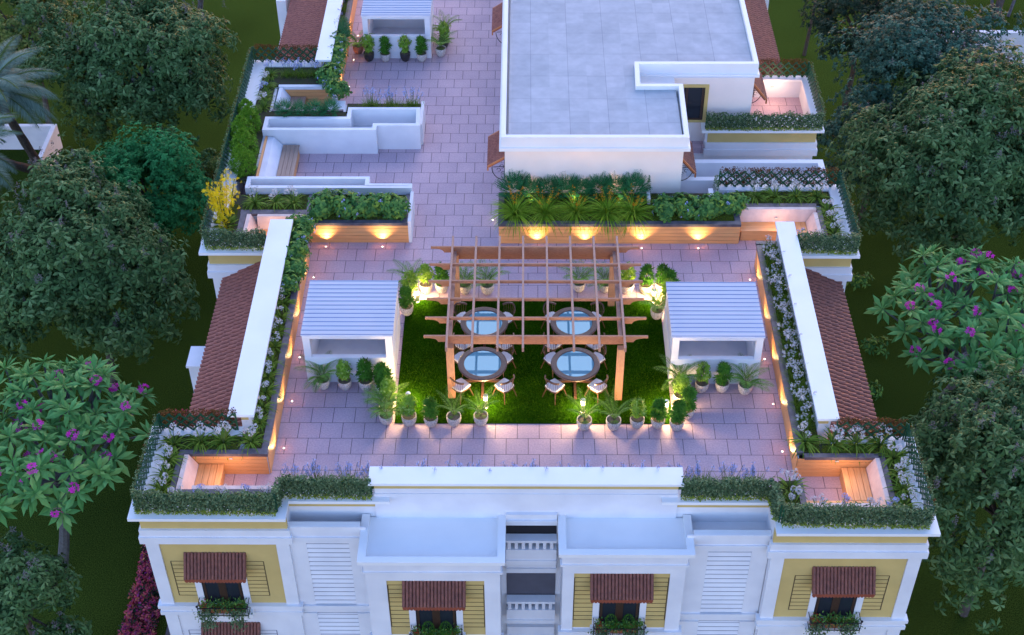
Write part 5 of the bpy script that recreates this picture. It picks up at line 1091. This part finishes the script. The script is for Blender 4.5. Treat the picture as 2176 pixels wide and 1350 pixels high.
# frangipani with long glossy leaves, bare grey branches and magenta flowers
def frangipani(label, pos, rad, n, squash=.45, size=.60):
    T = thing('frangipani_tree', label, 'flowering tree', (pos[0], pos[1], -10), 'frangipani trees with magenta flowers'); c = MB(); c.mat(M['l_plum']); pos = np.array(pos, float)
    a = np.arange(n)*2.39996+NR.normal(0, .15, n); r_ = rad*np.sqrt((np.arange(n)+.5)/n)*NR.uniform(.88, 1.08, n); z_ = np.sqrt(np.maximum(0, 1-(r_/rad/1.1)**2))*rad*squash+NR.normal(0, .28, n)
    C_ = pos+np.stack([r_*np.cos(a), r_*np.sin(a)*1.05, z_], 1); ax = (C_-pos)*np.array([.22, .22, .1])+np.array([0, 0, 1.]); ax[:, :2] += NR.normal(0, .15, (n, 2))
    for lf, nn, lft, sz in ((T_leaf(.30, .05, .22, .58), 7, .05, 1.), (T_leaf(.30, .04, .12, .58), 6, .45, .85), (T_leaf(.28, .03, .05, .55), 4, .9, .6)): rosettes(c, lf, C_+NR.normal(0, .01, C_.shape), ax, nn, size*sz, jit=.16, lift=lft)
    c.build('crown', T); c = MB(); top = pos+np.array([0, 0, -rad*.5]); c.tube([(pos[0]-1.3, pos[1]+.7, -10), (pos[0]-.8, pos[1]+.5, -10+(top[2]+10)*.35), (pos[0]-.35, pos[1]+.25, -10+(top[2]+10)*.7), top], [.20, .17, .14, .12], 8)
    hub = []
    for k in range(9): aa = k*2*PI/9+.3; h_ = pos+np.array([rad*.45*math.cos(aa), rad*.45*math.sin(aa), -rad*.05]); hub.append(h_); c.tube([top, (top+h_)/2+np.array([0, 0, -.15]), h_], [.11, .08, .06], 6)
    for q in C_: h_ = min(hub, key=lambda u: np.linalg.norm(u-q)); c.tube([h_, (h_+q)/2+np.array([NR.normal(0, .08), NR.normal(0, .08), -.12]), q], [.05, .038, .028], 5)
    c.build('trunk', T, M['barkpl']); c = MB(); c.mat(M['f_mag'])
    for i in range(n):
        if NR.random() < .34:
            q = C_[i]+np.array([NR.normal(0, .12), NR.normal(0, .12), .14]); m_ = 12; d = sph(m_, .45); scatter(c, T_star(5, 1, .15), q+d*.15, basis(NR.normal(size=(m_, 3)), d), .085)
    c.build('flowers', T); return T
frangipani('frangipani with magenta flowers at the left edge, in front of the big dark tree', (-14.3, 29.0, -3.3), 3.05, 92)
frangipani('frangipani with magenta flowers at the right edge, between the two dark trees', (14.9, 34.3, -3.3), 3.15, 98)
frangipani('frangipani branches with few flowers at the top, left of the far tile roof', (-15.6, 61.0, -4), 3.0, 40)
# palms with grey-green feather fronds
def palm(label, base, top, nf, L_, leaf, name='date_palm'):
    T = thing(name, label, 'palm tree', base, 'palm trees'); c = MB(); c.mat(M['l_palm']); s = MB()
    for k in range(nf):
        az = 2.4*k; el = NR.uniform(.0, 1.2); pts = frond(c, top, az, el, L_*NR.uniform(.85, 1.1), 1.3, leaf, T_leaf(.07, .01, .10, .35), 44); s.tube(pts[::6], .02, 4)
        for sg in range(1): frond(c, np.array(top)+[0, 0, -.02], az+.02, el, L_*NR.uniform(.85, 1.1), 1.35, leaf*.9, T_leaf(.07, .01, .1, .35), 40)
    c.build('crown', T); s.build('midrib', T, M['stem']); c = MB(); pts = [np.array(base)*(1-t)+np.array(top)*t for t in np.linspace(0, 1, 14)]; c.tube(pts, [.2-.004*i+(.02 if i % 2 else 0) for i in range(14)], 9); c.build('trunk', T, M['bark'])
palm('grey-green palm with long feather fronds at the upper left edge', (-20.9, 50.6, -10), (-21.0, 47.2, -2.2), 40, 2.9, .62)
palm('lower grey-green palm at the left edge above the broadleaf tree, beside the garden wall', (-20.0, 51.6, -10), (-21.1, 43.6, -2.6), 34, 2.6, .58)
palm('clump palm behind the white garden wall at the top right corner', (25.0, 66.5, -10), (25.6, 67.5, -6.2), 16, 2.6, .5)
for dx, dy in ((-1.0, .3), (1.0, .5), (-.1, 1.2)):
    c = MB(); c.tube([(25.3+dx*.4, 66.6, -10), (25.3+dx, 66.8+dy, -7.5), (25.3+dx*1.6, 67.2+dy, -5)], [.09, .07, .05], 6); o = c.build('trunk', bpy.data.objects['date_palm.002'], M['barkpl'])

# ------------------------------------------------------------------ garden things on the ground
def wall(label, segs, h, th=.25):
    T = thing('garden_wall', label, 'garden wall', (segs[0][0], segs[0][1], -10), 'pale garden walls')
    c = MB()
    for x0, x1, y0, y1 in segs: c.box(x0, x1, y0, y1, -10, -10+h)
    c.build('wall', T, M['shaft'])
wall('pale L-shaped garden wall at the left edge beyond the palms', [(-27, -21.9, 54.3, 54.5), (-21.9, -21.7, 51.8, 54.5)], 1.3)
wall('long pale garden wall at the top right behind the blue-green tree', [(18.5, 40, 61.5, 61.75)], 2.0)
def groundplant(label, pos, s, mt='l_shrub', nm='ground_shrub'):
    c = MB(); c.mat(M[mt]); n = 26; d = sph(n, .4); P_ = np.array(pos)+d*NR.uniform(.2, .8, n)[:, None]*s*np.array([1, 1, .5])+np.array([0, 0, .2]); rosettes(c, T_leaf(.4, .05, .2, .6), P_, d+np.array([0, 0, .6]), 5, .24, lift=.1, jit=.4); tag(c.build(nm), label, 'shrub', 'low shrubs on the garden lawn')
for p_, s_, lb in (((13.9, 44.6, -9.9), .7, 'low leafy shrub on the right lawn, level with the middle corner'), ((13.8, 40.5, -9.9), .8, 'low leafy shrub on the lawn left of the right frangipani'), ((13.1, 38.1, -9.9), .6, 'low leafy shrub at the foot of the right tile roof'), ((15.6, 53.0, -9.9), .9, 'low leafy shrub on the lawn below the small blue-green tree'),
                   ((12.2, 42.3, -9.9), .6, 'low leafy shrub near the white pier on the right side'), ((16.3, 56.6, -9.9), .5, 'tiny shrub on the lawn beside the blue-green tree'), ((23.2, 60.0, -9.9), .7, 'lime leafy shrub by the garden wall at the top right')):
    groundplant(lb, p_, s_)
def flowerhedge(label, x0, x1, y0, y1, mats, h=.8, dens=420, nm='flowering_hedge'):
    c = MB(); A_ = (x1-x0)*(y1-y0); n = int(A_*dens); x_ = NR.uniform(x0, x1, n); y_ = NR.uniform(y0, y1, n); lump = .75+.25*np.sin(y_*2.1+x_)*np.sin(y_*.9); P_ = np.stack([x_, y_, -10+NR.uniform(.1, 1, n)*h*lump], 1)
    w_ = NR.random(n)
    for k, m_ in enumerate(mats): c.mat(M[m_]); s_ = (w_ >= k/len(mats)) & (w_ < (k+1)/len(mats)); rosettes(c, LFW, P_[s_], sph(s_.sum(), .5), 4, .13, lift=.2, jit=.4)
    tag(c.build(nm), label, 'hedge', 'flowering hedges at the foot of the building')
flowerhedge('pink and orange flowering hedge at the foot of the left side wall', -12.9, -11.9, 22.5, 36.5, ['f_pink', 'f_pink', 'f_pink', 'l_dark'])
flowerhedge('purple flowering hedge below the far left tile roof', -12.4, -11.5, 44, 58, ['f_pink', 'l_dark', 'l_dark', 'l_hedge'])
flowerhedge('green shrubs with white flowers at the foot of the right side wall', 11.6, 12.4, 34, 58, ['l_dark', 'l_shrub', 'f_white', 'l_dark'], .7, 120)

# ------------------------------------------------------------------ added warm lamps in invented fixtures, to wash the rooftop room and the seating corners
T = thing('added_wash_spot', 'x', 'garden lamp', (0, 0, 0), 'added warm wash spots in the planters')
c = MB(); c.lathe([(0, 0), (.015, 0), (.015, .10), (.04, .12), (.045, .20), (0, .20)], k=12); c.build('housing', T, M['dark'], local=True)
c = MB(); c.lathe([(.036, .201), (.0, .203)], k=12); c.build('lens', T, M['steel'], local=True)
GS = Proto(T)
for x_, w_ in ((.2, 'left end'), (1.6, 'left middle'), (3.0, 'right middle'), (4.5, 'right end')):
    GS.put((x_, 35.75, .76), 0, 'added warm wash spot between the plants at the %s of the longest planter' % w_)
    o = light('SPOT', 'added_wash_light', (x_, 35.76, 1.02), E_GS, (1, .62, .42), shadow_soft_size=.12, spot_size=math.radians(150), spot_blend=1)
    o.rotation_euler = Vector((0, .9, 1.0)).to_track_quat('-Z', 'Y').to_euler()
T = thing('added_corner_lamp', 'x', 'added lamp', (0, 0, 0), 'added warm lamps inside the seating corners')
c = MB(); c.box(-.05, .05, -.02, .0, 0, .05); c.build('housing', T, M['steel'], local=True)
c = MB(); c.box(-.04, .04, -.024, -.02, .01, .04); c.build('lens', T, M['cushion'], local=True)
SL = Proto(T)
for x_, y_, z_, rz, lb, E_ in ((-7.7, 25.06, .60, 0, 'in the boards of the front left corner', 2.2), (8.2, 25.02, .60, 0, 'in the boards of the front right corner', 2.2), (-7.9, 35.03, .56, 0, 'above the seat of the middle left corner', 1.6), (8.0, 35.44, .56, 0, 'above the seat of the middle right corner', 2.0), (8.9, 43.28, .45, 0, 'on the back wall of the far right balcony', 3.5)):
    SL.put((x_, y_, z_), rz, 'added warm lamp '+lb); light('POINT', 'added_corner_light', (x_, y_-.55, z_+.25), E_, (1, .60, .38), shadow_soft_size=.12)
# ------------------------------------------------------------------ light, sky, camera
SUN_EL, SUN_AZ = math.radians(3), math.radians(15)
w = bpy.data.worlds.new('World'); sc.world = w; w.use_nodes = True; nt = w.node_tree; bg_ = nt.nodes['Background']
sky = nt.nodes.new('ShaderNodeTexSky'); sky.sky_type = 'NISHITA'; sky.sun_disc = False; sky.sun_elevation = SUN_EL; sky.sun_rotation = SUN_AZ; sky.air_density = 1.0; sky.dust_density = .6; sky.ozone_density = 2.5
tn = nt.nodes.new('ShaderNodeMix'); tn.data_type = 'RGBA'; tn.blend_type = 'MULTIPLY'; tn.inputs[0].default_value = 1; tn.inputs[7].default_value = (1.25, .98, 1.15, 1); nt.links.new(sky.outputs[0], tn.inputs[6]); nt.links.new(tn.outputs[2], bg_.inputs['Color']); bg_.inputs['Strength'].default_value = .15
s = bpy.data.lights.new('sun', 'SUN'); s.energy = .12; s.angle = math.radians(40); s.color = (1, .85, .8); so = bpy.data.objects.new('sun', s); COL.objects.link(so)
d = Vector((math.sin(SUN_AZ)*math.cos(.6), math.cos(SUN_AZ)*math.cos(.6), math.sin(.6))); so.rotation_euler = d.to_track_quat('Z', 'Y').to_euler()
Mc = np.array([[0.99996206, 0.00748387, -0.00445841], [0.00166217, -0.66631406, -0.74566937], [-0.0085512, 0.74563367, -0.66630122]])
cam = bpy.data.cameras.new('camera'); cam.sensor_width = 36; cam.lens = 36*2988.96/2176; cam.clip_end = 1000; cam.clip_start = .5
co = bpy.data.objects.new('camera', cam); COL.objects.link(co)
rt = Matrix(((Mc[0][0], -Mc[1][0], -Mc[2][0]), (Mc[0][1], -Mc[1][1], -Mc[2][1]), (Mc[0][2], -Mc[1][2], -Mc[2][2])))
co.matrix_world = Matrix.Translation((0, 0, 28)) @ rt.to_4x4(); sc.camera = co
sc.render.resolution_x = 1024; sc.render.resolution_y = 635
sc.view_settings.view_transform = 'Standard'; sc.view_settings.look = 'None'; sc.view_settings.gamma = 1; sc.view_settings.exposure = 3.14
sc.cycles.use_denoising = True; sc.cycles.max_bounces = 6; sc.cycles.diffuse_bounces = 2; sc.cycles.glossy_bounces = 3; sc.cycles.transparent_max_bounces = 8; sc.cycles.sample_clamp_indirect = 8
